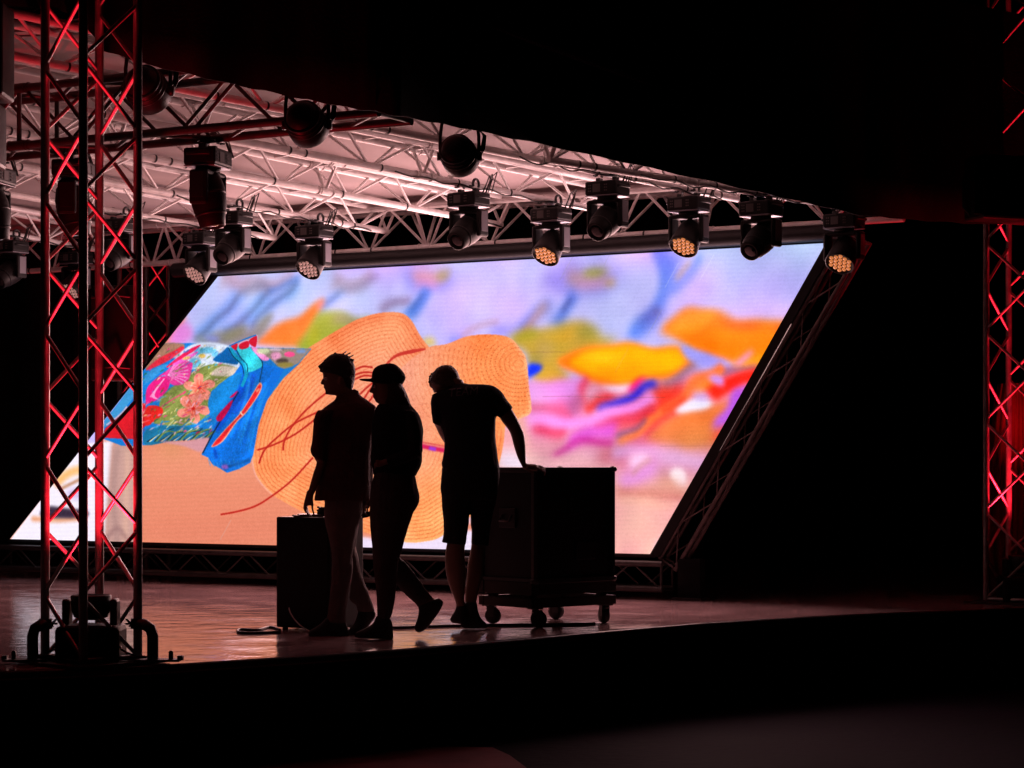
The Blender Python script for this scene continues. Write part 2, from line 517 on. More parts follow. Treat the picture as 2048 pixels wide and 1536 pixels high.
def beach_picture(PX, PY):
    def M(ox, oy, k):
        return lambda *p: [(ox + k * x, oy + k * y) for x, y in p]
    A = M(280, 540, .29297); B = M(820, 480, .29297); C = M(1050, 480, .3125)
    D = M(820, 760, .29297); E = M(200, 640, .20833); G = M(0, 560, .390625)
    art = Art(PX, PY, (200, 194, 250))
    P, S, O = art.poly, art.stroke, art.spot
    def o(mp, x, y, rx, ry, col, s=5, a=1., rot=0.):
        k = mp((1, 0))[0][0] - mp((0, 0))[0][0]
        (cx, cy), = mp((x, y)); O(cx, cy, rx * k, ry * k, col, s, a, rot)
    # sky mottling
    O(560, 620, 120, 60, (206, 206, 253), 24, .8); O(1500, 560, 160, 50, (196, 190, 250), 22, .8)
    O(1000, 590, 110, 40, (210, 196, 250), 20, .8); O(1560, 640, 160, 26, (226, 190, 246), 12, .8)
    O(900, 640, 60, 40, (190, 176, 246), 16, .6)
    # palms, left
    for pts, w in ((A((730, 70), (650, 190), (520, 360), (410, 500)), 26), (A((860, 130), (800, 220), (690, 340), (610, 420)), 26),
                   (A((1040, 90), (930, 220), (800, 340), (740, 400)), 26), (A((1400, 90), (1320, 160), (1190, 290)), 20)):
        S(pts, w, (116, 150, 240), 7, .75); S(pts, w * .28, (112, 112, 158), 2.6, .8)
    S(A((540, 100), (680, 90), (800, 110), (1000, 60)), 26, (186, 152, 182), 7, .9)
    S(A((690, 150), (790, 120), (870, 160)), 14, (142, 132, 172), 5, .8)
    S(A((840, 150), (960, 90), (1070, 60)), 16, (104, 134, 220), 5, .8)
    S(A((1260, 60), (1420, 80), (1560, 40)), 26, (176, 152, 176), 7, .8)
    S(A((1400, 110), (1620, 60)), 14, (150, 130, 176), 6, .7)
    P(A((130, 520), (200, 420), (270, 345), (310, 370), (240, 500)), (246, 132, 62), 6)
    P(A((200, 510), (290, 385), (390, 420), (410, 470), (360, 510)), (222, 132, 216), 6)
    P(A((430, 510), (500, 430), (640, 395), (690, 370), (720, 420), (930, 310), (900, 410), (780, 510)), (146, 136, 134), 6, .95)
    P(A((600, 480), (640, 410), (720, 380), (700, 450)), (138, 132, 100), 5, .7)
    o(A, 520, 465, 60, 20, (150, 150, 236), 4)
    P(A((800, 540), (900, 440), (1060, 320), (1200, 195), (1245, 190), (1210, 300), (1130, 440), (1090, 545)), (240, 122, 52), 4)
    S(A((1230, 200), (1200, 270)), 12, (238, 150, 190), 6, .8)
    P(A((1080, 550), (1170, 340), (1250, 280), (1480, 310), (1540, 330), (1400, 420), (1200, 540)), (152, 162, 54), 7)
    o(A, 1420, 340, 110, 40, (156, 138, 120), 7, .8); o(A, 1180, 440, 50, 80, (176, 170, 40), 7, .7)
    S(A((1600, 290), (1730, 210), (1850, 180)), 18, (146, 118, 160), 6, .85)
    S(A((1870, 280), (1950, 170), (2010, 90)), 18, (84, 128, 220), 6, .9)
    # palms, middle and right
    o(B, 180, 260, 230, 90, (132, 134, 234), 12, .85); o(B, 170, 235, 150, 60, (206, 150, 172), 9)
    o(B, 300, 225, 60, 40, (168, 150, 112), 7); o(B, 140, 290, 100, 30, (212, 140, 206), 8, .8)
    S(B((130, 330), (60, 430), (-20, 520)), 22, (84, 124, 222), 7, .9); S(B((90, 370), (20, 460)), 5, (70, 90, 150), 2.5, .8)
    o(B, 1160, 280, 270, 100, (146, 140, 232), 14, .9); o(B, 1210, 265, 140, 50, (186, 150, 154), 9)
    o(B, 1270, 222, 65, 32, (162, 158, 78), 6); o(B, 1260, 300, 110, 28, (206, 152, 204), 8); o(B, 1360, 300, 36, 22, (190, 150, 90), 6)
    S(B((1140, 360), (1060, 470), (980, 570)), 24, (86, 116, 216), 7, .9); S(B((1110, 390), (1040, 480)), 7, (72, 76, 136), 2.5, .8)
    S(B((960, 430), (860, 500), (740, 600)), 22, (100, 124, 222), 9, .9); S(B((930, 440), (850, 530), (760, 640)), 14, (196, 152, 140), 7, .9)
    S(B((610, 550), (450, 600), (340, 680)), 12, (186, 152, 176), 6, .9); S(B((560, 640), (700, 590)), 20, (150, 146, 236), 8, .8)
    S(B((340, 650), (280, 690)), 18, (110, 134, 226), 7, .8)
    S(B((1700, 90), (1760, 200), (1730, 340), (1640, 490), (1540, 600), (1500, 660)), [44, 38, 24, 26, 30, 14], (104, 136, 236), 7, .95)
    S(B((2010, 120), (1900, 260), (1760, 360)), 20, (124, 152, 242), 6, .9); S(B((1900, 180), (1810, 290)), 8, (190, 164, 140), 3.5, .9)
    o(B, 1600, 530, 80, 36, (92, 92, 176), 8, .8, -.5); o(B, 1640, 500, 30, 12, (110, 90, 120), 4, .7)
    o(B, 2000, 330, 60, 30, (176, 172, 244), 8, .8)
    # bushes
    P(B((680, 690), (760, 610), (900, 610), (1010, 560), (1160, 570), (1270, 610), (1420, 660), (1300, 720), (1150, 790), (1060, 880), (1110, 970), (1010, 1020), (880, 1010), (810, 900), (780, 790)), (190, 158, 78), 8)
    o(B, 800, 650, 100, 45, (162, 158, 54), 9, .9); o(B, 1050, 650, 130, 36, (216, 164, 62), 9, .8, -.5); o(B, 1190, 630, 90, 36, (146, 140, 64), 8, .8)
    o(B, 930, 780, 80, 60, (186, 156, 106), 10, .8); o(B, 850, 830, 70, 30, (140, 130, 90), 8, .7); o(B, 980, 960, 100, 40, (206, 164, 74), 8, .8)
    o(B, 130, 700, 50, 26, (236, 202, 96), 5)
    # ground colours of the far beach
    P([(1035, 785), (1200, 762), (1400, 745), (1580, 700), (1640, 800), (1500, 960), (1420, 1000), (1230, 1000), (1030, 960)], (226, 150, 170), 8, 1, False)
    P(B((800, 880), (860, 865), (930, 890), (880, 960), (800, 985)), (34, 62, 224), 4)
    P([(1240, 950), (1330, 965), (1460, 930), (1420, 1020), (1300, 1130), (1180, 1130), (1180, 960)], (236, 178, 168), 9, 1, False)
    P([(930, 930), (1060, 900), (1200, 940), (1200, 1140), (930, 1140)], (236, 186, 190), 9, 1, False)
    for x, y, rx, ry, c in ((1100, 830, 70, 26, (236, 160, 226)), (1180, 880, 90, 20, (226, 130, 170)), (1300, 820, 90, 30, (222, 96, 96)), (1260, 900, 80, 26, (214, 110, 130)), (1150, 800, 60, 14, (214, 90, 110)), (1400, 860, 80, 50, (212, 120, 84)), (1120, 930, 80, 22, (236, 172, 200)), (1330, 930, 110, 18, (226, 150, 190)), (1230, 770, 60, 14, (210, 100, 100))):
        O(x, y, rx, ry, c, 12, .9, -.35)
    # yellow parasols
    P(B((1040, 860), (1120, 770), (1280, 695), (1520, 690), (1850, 745), (1940, 850), (1860, 925), (1700, 975), (1450, 995), (1200, 955)), (246, 132, 48), 5)
    P(B((1110, 850), (1180, 780), (1330, 715), (1520, 710), (1800, 765), (1880, 840), (1800, 900), (1600, 940), (1380, 930), (1200, 910)), (253, 176, 44), 6)
    o(B, 1330, 780, 150, 36, (255, 196, 66), 8, .8); o(B, 1500, 890, 200, 24, (246, 150, 40), 7, .7)
    P(C((845, 570), (900, 505), (1060, 425), (1300, 480), (1500, 510), (1760, 580), (1700, 900), (1460, 800), (1330, 745), (1060, 690)), (242, 134, 42), 5)
    P(C((880, 560), (1060, 445), (1220, 480), (1180, 540), (1000, 600)), (251, 168, 56), 6, .9)
    o(C, 1400, 540, 120, 30, (224, 106, 48), 6, .8, .25); o(C, 1650, 590, 90, 26, (228, 104, 44), 6, .8, .2); o(C, 1380, 610, 240, 24, (250, 152, 40), 7, .7, .1)
    o(C, 1460, 800, 110, 40, (255, 178, 62), 7, .95, .2)
    S(C((1080, 690), (1300, 740)), 5, (226, 110, 90), 3, .7)
    P(C((990, 690), (1050, 690), (1130, 710), (1310, 740), (1210, 790), (1090, 805), (1020, 760)), (178, 170, 238), 4)
    S(C((1380, 780), (1470, 715)), 12, (240, 170, 216), 4, .9)
    S(C((1200, 830), (1320, 815), (1490, 830)), 16, (150, 108, 128), 5, .9)
    S(C((1090, 810), (980, 890), (880, 960)), 16, (142, 112, 142), 6, .9)
    # tangle of far chairs and towels
    P(C((1120, 930), (1250, 865), (1500, 840), (1460, 930), (1260, 960), (1160, 1010)), (226, 58, 42), 5)
    P(C((860, 970), (1000, 930), (940, 1030), (830, 1180), (690, 1160), (790, 1060)), (216, 72, 62), 6)
    P(C((780, 1290), (940, 1140), (1150, 1070), (1290, 1030), (1220, 1190), (1340, 1210), (1100, 1320)), (214, 126, 78), 9)
    S(C((1270, 780), (1110, 900), (900, 1080), (620, 1310)), 20, (236, 132, 84), 4)
    S(C((1240, 830), (1060, 990)), 10, (244, 146, 60), 4, .8)
    S(C((1000, 1060), (870, 1170), (760, 1260)), 10, (206, 60, 50), 5, .7)
    P(C((1195, 1190), (1240, 1080), (1300, 955), (1400, 970), (1440, 1000), (1290, 1200)), (182, 112, 212), 6)
    o(C, 1270, 1240, 60, 24, (222, 70, 60), 6, .8, -.4)
    P(C((30, 960), (200, 940), (420, 900), (330, 1020), (240, 1060), (30, 1070)), (228, 166, 228), 7)
    S(C((440, 900), (370, 970)), 14, (206, 70, 92), 6, .9); S(C((250, 1100), (380, 1000)), 16, (172, 112, 152), 7, .9)
    S(C((30, 1095), (160, 1100), (260, 1115)), 12, (194, 84, 112), 6, .9)
    S(C((560, 1000), (470, 1050), (390, 1090)), 16, (212, 68, 64), 5, .9)
    S(C((420, 1000), (520, 940)), 20, (232, 190, 220), 7, .8)
    o(C, 610, 935, 85, 32, (251, 226, 246), 5, 1, -.2); o(C, 720, 935, 70, 20, (230, 46, 150), 5, .9, -.3)
    S(C((850, 945), (650, 1020), (470, 1100)), [14, 19, 12], (58, 58, 190), 5)
    S(C((820, 1020), (640, 1100), (300, 1160), (20, 1150)), [20, 26, 26, 20], (242, 166, 236), 6)
    S(C((820, 1100), (600, 1160), (430, 1200)), 13, (206, 78, 96), 5); S(C((40, 1205), (200, 1215)), 14, (216, 66, 98), 6)
    S(C((230, 1290), (420, 1230), (580, 1225)), 30, (226, 112, 214), 7); S(C((170, 1320), (330, 1290), (570, 1300)), 10, (196, 44, 142), 5, .9)
    S(C((590, 1260), (690, 1210), (760, 1160)), 8, (116, 88, 126), 4, .9)
    o(C, 1050, 1062, 105, 48, (246, 242, 255), 4, 1, -.25); o(C, 1090, 1000, 50, 30, (206, 186, 240), 5, .8)
    o(C, 1205, 880, 55, 36, (216, 172, 236), 4)
    S(C((1000, 1000), (860, 1110)), 12, (226, 66, 52), 5, .8)
    S(C((560, 1360), (860, 1380), (1230, 1420)), 26, (222, 166, 216), 9); o(C, 740, 1440, 65, 48, (246, 212, 240), 7, 1, -.3); o(C, 1000, 1508, 60, 40, (251, 228, 240), 5)
    S(D((1420, 720), (1560, 690), (1720, 610)), 30, (224, 152, 222), 9, .9); S(D((1520, 665), (1650, 570)), 8, (204, 150, 146), 4, .9)
    o(D, 1750, 640, 50, 36, (198, 136, 146), 7, .8); o(D, 1855, 650, 60, 45, (252, 230, 240), 5)
    S(D((1380, 790), (1600, 790), (1920, 770)), 18, (204, 122, 106), 8, .9); S(D((1700, 700), (1920, 720)), 16, (212, 146, 120), 8, .8)
    S(D((1400, 850), (1860, 850)), 14, (240, 184, 160), 7, .8)
    P(D((600, 330), (800, 200), (820, 480), (800, 640), (560, 640)), (236, 172, 176), 7, 1, False)
    o(D, 690, 560, 110, 60, (238, 218, 240), 9); S(D((800, 540), (1100, 560), (1400, 640)), 34, (236, 176, 182), 9, .8)
    # sand and towel, left and bottom
    P([(-20, 1120), (60, 990), (200, 880), (300, 870), (560, 880), (700, 1000), (1000, 1060), (1000, 1130)], (228, 140, 112), 3, 1, False)
    O(420, 925, 170, 36, (232, 150, 120), 16, .8); O(450, 1060, 190, 30, (224, 134, 108), 14, .8)
    P([(700, 1070), (790, 1082), (900, 1060), (1000, 1060), (1000, 1120), (690, 1120)], (238, 222, 246), 3, 1, False)
    P(G((40, 1345), (430, 835), (580, 825), (570, 960), (540, 1345)), (246, 238, 252), 1.5, 1, False)
    P(G((570, 830), (700, 850), (700, 1345), (530, 1345), (560, 960)), (200, 158, 150), 5, 1, False)
    S(G((600, 860), (580, 1100), (600, 1340)), 12, (172, 136, 132), 5, .7); S(G((655, 870), (640, 1340)), 10, (226, 180, 160), 5, .7)
    S(G((540, 1330), (600, 1270), (650, 1330)), 8, (150, 112, 112), 4, .7)
    S(G((280, 1050), (350, 990), (440, 965)), 16, (250, 190, 122), 5); S(G((310, 1070), (430, 1010)), 5, (176, 112, 66), 2.5, .9)
    o(G, 390, 1095, 50, 26, (206, 184, 226), 6); S(G((160, 1222), (300, 1228), (430, 1216)), 9, (232, 156, 112), 4)
    P(G((205, 1200), (250, 1160), (330, 1168), (440, 1180), (440, 1212), (300, 1220)), (58, 44, 62), 3)
    # the beach behind is far out of focus: wobble its outlines and blur it
    rw = np.random.RandomState(9)
    def field(s, amp):
        k = 8
        n = art.blur(rw.normal(0, 1, (PX.shape[0] // k + 2, PX.shape[1] // k + 2)).astype(np.float32), s / k)
        n = np.kron(n / n.std(), np.ones((k, k), np.float32))[:PX.shape[0], :PX.shape[1]]
        return art.blur(n, 4.0) * amp
    gx, gy = np.meshgrid(np.arange(PX.shape[1]), np.arange(PX.shape[0]))
    wgt = np.clip((930 - PY) / 60, 0, 1) + (PX > 900)
    fx, fy = (field(22, 7) + field(60, 9)) * np.minimum(wgt, 1), (field(18, 4) + field(40, 4)) * np.minimum(wgt, 1)
    src = art.img
    art.img = src[np.clip(gy + fy, 0, PX.shape[0] - 1).astype(int), np.clip(gx + fx, 0, PX.shape[1] - 1).astype(int)]
    soft = np.clip((PY - 640) / 90, 0, 1)[..., None] * (PX > 880)[..., None]
    near = np.stack([art.blur(art.img[..., c], 3.0) for c in range(3)], -1)
    far = np.stack([art.blur(art.img[..., c], 4.6) for c in range(3)], -1)
    art.img = far * (1 - soft) + near * soft
    sand = np.clip((PY - 860) / 30, 0, 1)[..., None] * np.clip((1000 - PX) / 60, 0, 1)[..., None]
    art.img = art.img * (1 - sand) + np.stack([art.blur(src[..., c], 1.0) for c in range(3)], -1) * sand
    lit = field(34, 7)[..., None] + field(11, 3)[..., None]
    art.img = art.img + lit * np.array((1, .9, .7)) * (1 - sand)
    tint = field(30, 6)[..., None] * np.array((1, -.3, .6)) * (np.minimum(wgt, 1))[..., None]
    bgk = np.clip((900 - PY) / 60, 0, 1)[..., None] * (PX > 900)[..., None] * np.clip((PY - 640) / 60, 0, 1)[..., None]
    lum = art.img.mean(-1, keepdims=True)
    art.img = lum + (art.img - lum) * (1 + .28 * bgk)
    art.img = np.clip(art.img + tint, 0, 255).astype(np.float32)
    # hat brim
    brim = art.smooth(A((1130, 545), (1400, 380), (1530, 320), (1660, 290), (1780, 293), (1850, 340), (1915, 450), (1990, 540)) +
                      [(900, 720), (980, 760), (1010, 860), (970, 1000), (890, 1068), (850, 1083), (800, 1083), (720, 1062), (620, 1030)] +
                      A((905, 1535), (830, 1460), (780, 1370), (765, 1230), (790, 1080), (840, 930), (900, 790), (1000, 655)))
    bb, m = art.mask(brim, .9)
    d = art.edge_distance(brim, bb)
    X, Y = PX[bb], PY[bb]
    r = np.hypot((X - 770) / 1.0, (Y - 850) / 1.25)
    t = np.clip(r / 190, 0, 1)[..., None]
    col = np.array((238, 164, 146)) * (1 - t) + np.array((250, 160, 104)) * t
    lowr = np.clip((X - 690) / 160, 0, 1) * np.clip((Y - 900) / 140, 0, 1)
    col = col * (1 - lowr[..., None]) + np.array((255, 178, 112)) * lowr[..., None]
    edge = np.exp(-(d / 26) ** 2) * np.clip((760 - Y) / 120, 0.15, 1)
    col = col * (1 - .5 * edge[..., None]) + np.array((232, 110, 70)) * .5 * edge[..., None]
    ring = .5 + .5 * np.cos(2 * math.pi * d / 7.4)
    along = .5 + .5 * np.cos((np.arctan2(Y - 850, X - 760) * 95) + np.floor(d / 7.4) * 2.1)
    weave = ring ** 3 * (.45 + .55 * along) * np.where(d < 3, 0, 1) * np.clip(1.2 - d / 190, .25, 1)
    sp = art.blur(rw.normal(0, 1, X.shape).astype(np.float32), .7) * 2.2
    col = col * (1 - .52 * weave[..., None]) + np.array((206, 82, 44)) * .52 * weave[..., None]
    col = col + (sp * 5)[..., None] * np.array((1, 1.5, 1.3)) + (art.blur(rw.normal(0, 1, X.shape).astype(np.float32), 14) * 240)[..., None] * np.array((.3, 1, 1.))
    art.img[bb] = art.img[bb] * (1 - m[..., None]) + col * m[..., None]
    S(A((905, 1535), (830, 1460), (780, 1370), (765, 1230), (790, 1080), (840, 930), (900, 790), (1000, 655)), 3, (240, 178, 170), 1.2, .7)
    # hat crown
    crown = art.smooth([(795, 745)] + B((110, 742), (250, 710), (380, 660), (500, 645), (620, 650), (700, 680), (750, 740), (790, 800), (806, 900), (812, 1000), (828, 1120), (820, 1185), (750, 1222), (640, 1280), (560, 1320)) +
                       [(930, 880), (860, 900), (800, 860), (775, 800)])
    bb, m = art.mask(crown, .9)
    X, Y = PX[bb], PY[bb]
    rr = np.hypot((X - 1037) / 1.15, (Y - 728))
    t = np.clip((X - 800) / 160, 0, 1)[..., None]
    col = np.array((240, 164, 140)) * (1 - t) + np.array((251, 152, 92)) * t
    lines = (.5 + .5 * np.cos(2 * math.pi * rr / 8.2)) ** 3 * (.6 + .4 * np.cos(np.arctan2(Y - 728, X - 1037) * 60)) * np.clip(1.25 - rr / 210, 0, 1)
    lines *= np.where((Y > 690), 1, .35)
    sp = art.blur(rw.normal(0, 1, X.shape).astype(np.float32), .7) * 2.2
    col = col * (1 - .55 * lines[..., None]) + np.array((190, 86, 46)) * .55 * lines[..., None]
    col = col + (sp * 6)[..., None] * np.array((1, 1.5, 1.3)) + (art.blur(rw.normal(0, 1, X.shape).astype(np.float32), 16) * 240)[..., None] * np.array((.3, 1, 1.))
    dd = art.edge_distance(crown, bb)
    hi = np.exp(-(dd / 5) ** 2) * (X > 1020)
    col = col + hi[..., None] * np.array((4, 26, 40))
    art.img[bb] = art.img[bb] * (1 - m[..., None]) + col * m[..., None]
    red = (188, 42, 34)
    S(A((1680, 645), (1750, 585), (1860, 555), (1950, 540)), [3, 6, 8, 3], (196, 56, 46), .9)
    S([(700, 850), (800, 880), (895, 900)], 9, (222, 120, 130), 2, .6); S([(842, 892), (893, 902)], 8, (206, 30, 90), 1.4); S([(858, 896), (872, 899)], 7, (150, 60, 210), 1.6)
    S([(842, 884), (893, 893)], 2.5, (208, 62, 70), 1, .8)
    for pts in (A((1275, 835), (1130, 960), (1030, 1080), (985, 1170), (978, 1232)), A((1230, 962), (1060, 1045), (940, 1140), (850, 1230), (812, 1322)),
                A((1195, 1020), (1060, 1120), (920, 1190), (800, 1230)), [(626, 915), (581, 963), (535, 998), (506, 1014), (470, 1024), (441, 1029)],
                A((1450, 690), (1520, 660), (1590, 666)), A((1450, 722), (1520, 700), (1590, 700)), A((1460, 748), (1530, 722), (1595, 726)),
                A((1590, 770), (1540, 810), (1500, 850)), A((1600, 780), (1560, 830), (1530, 880)), A((1610, 800), (1590, 860), (1560, 900))):
        S(pts, 3.6, red, .8)
    # floral beach bag
    P(E((10, 1010), (330, 600), (500, 300), (600, 225), (900, 222), (1240, 250), (1500, 268), (2030, 275), (1900, 430), (1760, 560), (1580, 800), (1520, 1000), (1470, 1290), (1440, 1370), (1330, 1430), (1220, 1465), (1150, 1420), (1080, 1385), (1040, 1320), (975, 1290), (1050, 1130), (700, 1160), (440, 1200), (300, 1212), (200, 1205), (20, 1135)), (26, 122, 206), .9, 1, False)
    P(E((490, 310), (600, 226), (800, 230), (770, 300), (560, 390), (440, 480)), (168, 122, 102), 1.5)
    P(E((440, 480), (560, 372), (700, 300), (790, 252), (805, 290), (700, 365), (560, 440)), (226, 50, 70), 1)
    P(E((700, 360), (900, 235), (960, 240), (800, 340)), (190, 160, 180), 1.5)
    P(E((440, 520), (560, 445), (650, 430), (560, 520), (440, 610)), (62, 150, 216), 1)
    P(E((900, 230), (1240, 250), (1350, 470), (1250, 470), (1100, 430), (900, 475), (740, 420), (700, 400)), (208, 216, 236), 1.5)
    for x, y, rx, ry in ((910, 410, 60, 45), (1040, 290, 80, 30), (950, 300, 50, 30), (1110, 330, 40, 26), (880, 440, 30, 26)):
        o(E, x, y, rx, ry, (106, 192, 226), 1.6, .9)
    P(E((440, 1200), (440, 1060), (620, 1010), (900, 1030), (1060, 1060), (1050, 1130), (700, 1160)), (30, 110, 150), 1)
    P(E((590, 740), (760, 600), (900, 490), (1040, 430), (1190, 425), (1345, 480), (1240, 545), (1130, 640), (1060, 700), (1040, 830), (1010, 930), (860, 1010), (620, 1010), (480, 970), (560, 880)), (134, 144, 76), 1)
    P(E((1060, 520), (1180, 440), (1340, 470), (1340, 520), (1200, 540)), (228, 206, 196), 1.5, .9)
    rng = np.random.RandomState(4)
    for k in range(70):
        x, y = rng.uniform(560, 1150), rng.uniform(460, 1000)
        if (x - 600) * .75 + (y - 900) > 190 or (x - 600) * .75 + (y - 740) < -330:
            continue
        L = rng.uniform(50, 130)
        S(E((x, y), (x + L * .5, y - L * .3), (x + L, y - L * .62)), rng.uniform(1, 2.4), [(96, 106, 50), (172, 176, 110), (110, 120, 70), (200, 196, 150)][rng.randint(4)], .7, .7)
    P(E((440, 800), (450, 660), (540, 560), (640, 500), (670, 600), (640, 680), (560, 760), (470, 800)), (226, 38, 130), 1)
    P(E((620, 520), (700, 430), (800, 395), (885, 410), (880, 480), (840, 590), (760, 625), (690, 620), (640, 560)), (232, 66, 156), 1)
    for k in range(9):
        a = -1.0 + k * .22
        S(E((650, 530), (650 + 110 * math.cos(a), 530 + 100 * math.sin(a) * .9 - 20), (650 + 200 * math.cos(a), 540 + 170 * math.sin(a) - 40)), [1, 2, 3], (246, 176, 222), .7, .75)
    for k in range(6):
        S(E((620, 560), (560 - 12 * k, 640 + 16 * k), (480 + 16 * k, 740 + 4 * k)), [1, 2, 3], (248, 170, 214), .7, .7)
    S(E((640, 455), (760, 370), (880, 290), (965, 240)), [3, 8, 8, 2], (222, 36, 86), .8)
    S(E((700, 430), (830, 370), (940, 305)), [4, 9, 3], (236, 96, 196), .9, .9)
    o(E, 830, 365, 40, 14, (238, 196, 116), 1, 1, -.3); o(E, 980, 345, 34, 20, (240, 202, 112), 1)
    P(E((20, 1130), (50, 1040), (330, 795), (440, 800), (440, 1010), (330, 1145)), (206, 32, 44), 1, 1, False)
    P(E((440, 850), (510, 818), (600, 850), (580, 930), (440, 1015)), (226, 44, 40), 1)
    P(E((30, 1000), (180, 800), (320, 620), (350, 700), (250, 830), (80, 1010)), (70, 156, 214), 1)
    S(E((60, 1010), (190, 910), (260, 830)), 3, (222, 196, 216), .8)
    S(E((820, 690), (700, 760), (590, 835)), 3.4, (196, 92, 106), .7)
    for cx, cy, rot, sc in ((895, 850, .2, 1.), (955, 650, .9, .95)):
        for k in range(5):
            a = rot + k * 2 * math.pi / 5
            ca, sa = math.cos(a), math.sin(a)
            q = [(cx + sc * (u * ca - v * sa), cy + sc * .9 * (u * sa + v * ca)) for u, v in ((8, -8), (60, -48), (125, -50), (165, -8), (140, 42), (60, 36), (8, 8))]
            P(E(*q), (238, 142, 126), .8); P(E(*[(cx + (x - cx) * .55, cy + (y - cy) * .55) for x, y in q]), (232, 92, 72), 2.2, .8)
            S(E((cx, cy), (cx + sc * 120 * ca, cy + sc * 108 * sa)), 1.2, (250, 196, 186), .6, .6)
        o(E, cx, cy, 18, 18, (214, 40, 34), 1.2)
    for k in range(26):
        x = 450 + k * 23
        S(E((x, 1170 - k * .8), (x + 90, 1120 - (k % 5) * 12), (x + 190, 1080 - (k % 4) * 14)), [2, 3.6, 1], [(24, 34, 48), (222, 222, 186), (26, 120, 190), (40, 60, 50), (120, 140, 70)][k % 5], .7, .95)
    for k in range(12):
        x = 500 + k * 45
        S(E((x, 1040 - (k % 3) * 30), (x + 80, 1010 - (k % 4) * 18)), [1, 3, 1], [(96, 176, 222), (226, 150, 176), (40, 130, 206), (206, 206, 160)][k % 4], .8, .85)
    P(E((560, 1163), (800, 1165), (1045, 1130), (980, 1265), (800, 1210)), (212, 152, 160), 2)
    cols = [(232, 60, 130), (246, 150, 190), (120, 150, 60), (60, 170, 226), (236, 206, 150), (214, 40, 60), (40, 110, 60), (250, 196, 220), (26, 90, 170)]
    for k in range(240):
        x, y = rng.uniform(360, 1150), rng.uniform(250, 1120)
        if y < 600 - (x - 330) * 1.2 or (x - 620) ** 2 / 330 ** 2 + (y - 700) ** 2 / 210 ** 2 < .25 and k % 3:
            continue
        L = rng.uniform(20, 70); an = rng.uniform(-1.1, -.2)
        S(E((x, y), (x + L * .5 * math.cos(an), y + L * .5 * math.sin(an) - 6), (x + L * math.cos(an), y + L * math.sin(an))), [.8, rng.uniform(1.5, 4.5), .6], cols[rng.randint(len(cols))], .7, rng.uniform(.35, .8))
    # blue cloth in front
    P(E((1270, 540), (1350, 430), (1560, 420), (1770, 470), (1600, 780), (1520, 1010), (1470, 1290), (1440, 1370), (1330, 1430), (1220, 1465), (1150, 1420), (1080, 1385), (1040, 1320), (975, 1290), (1100, 1080), (1240, 880), (1300, 800), (1180, 760), (1060, 720), (1140, 620)), (18, 112, 214), .9, 1, False)
    P(E((1060, 720), (1150, 620), (1290, 520), (1380, 520), (1330, 700), (1180, 900), (1100, 960), (1040, 830)), (26, 128, 204), 1.2)
    S(E((1400, 500), (1350, 680), (1230, 880), (1110, 1060)), [8, 14, 16, 10], (14, 84, 210), 2.2); S(E((1480, 520), (1420, 720), (1290, 900)), 10, (30, 96, 226), 2.5, .8)
    for x in range(7):
        S(E((1440 + 30 * x, 520 + 20 * x), (1400 + 20 * x, 760 + 20 * x), (1250 + 30 * x, 1120 + 25 * x)), [2, 5, 2], [(52, 168, 240), (10, 84, 190), (40, 146, 232)][x % 3], 2.0, .55)
    S(E((1330, 690), (1200, 900), (1090, 1080), (985, 1280)), 2.4, (10, 34, 60), .7)
    P(E((1085, 385), (1180, 300), (1240, 265), (1330, 415), (1220, 415)), (14, 96, 166), 1)
    S(E((1250, 265), (1300, 350), (1385, 430), (1405, 520), (1360, 640)), [7, 9, 9, 8, 6], (22, 150, 190), .8); S(E((1235, 270), (1280, 350), (1360, 430), (1380, 520)), 1.8, (10, 50, 80), .6)
    P(E((1310, 262), (1420, 250), (1500, 330), (1548, 400), (1552, 450), (1420, 502), (1390, 420)), (62, 206, 222), .8)
    S(E((1300, 268), (1350, 360), (1410, 430), (1415, 500)), 2.2, (10, 76, 110), .7); S(E((1450, 262), (1530, 360), (1560, 430), (1530, 600)), 2, (10, 60, 90), .6)
    for q in (((1255, 245), (1320, 225), (1305, 290)), ((1335, 235), (1420, 200), (1425, 262), (1350, 280)), ((1425, 205), (1505, 150), (1492, 262))):
        P(E(*[(x + (x - 1380) * .03, y - 8) for x, y in q]), (236, 196, 226), .8); P(E(*q), (204, 28, 52), .8)
    S(E((1240, 250), (1340, 205), (1440, 165), (1500, 145)), 2.6, (30, 110, 190), .7)
    P(E((1450, 262), (1560, 290), (1625, 360), (1600, 392), (1545, 375)), (250, 152, 214), 1)
    P(E((1500, 270), (2025, 276), (1900, 420), (1770, 470), (1700, 440), (1640, 380)), (150, 132, 122), 1.2, 1, False)
    o(E, 1570, 300, 70, 26, (194, 200, 164), 2); o(E, 1690, 345, 50, 40, (232, 158, 196), 2); o(E, 1820, 330, 52, 26, (240, 84, 142), 1); o(E, 1750, 395, 60, 28, (76, 62, 58), 2)
    o(E, 1780, 430, 80, 24, (146, 130, 66), 2); o(E, 1690, 285, 60, 14, (232, 206, 226), 2); o(E, 1930, 300, 50, 20, (120, 150, 200), 2)
    P(E((1075, 1222), (1090, 1180), (1200, 1050), (1335, 905), (1420, 780), (1480, 680), (1530, 602), (1556, 625), (1535, 700), (1470, 800), (1385, 912), (1310, 985), (1180, 1165)), (238, 150, 120), .8)
    P(E((1085, 1212), (1100, 1180), (1210, 1050), (1340, 915), (1425, 785), (1490, 680), (1530, 620), (1545, 640), (1522, 700), (1460, 800), (1375, 905), (1300, 980), (1170, 1158)), (216, 38, 46), .8)
    S(E((1345, 880), (1370, 915)), 3, (246, 206, 180), .8); S(E((1500, 690), (1530, 660)), 4, (240, 140, 110), 1)
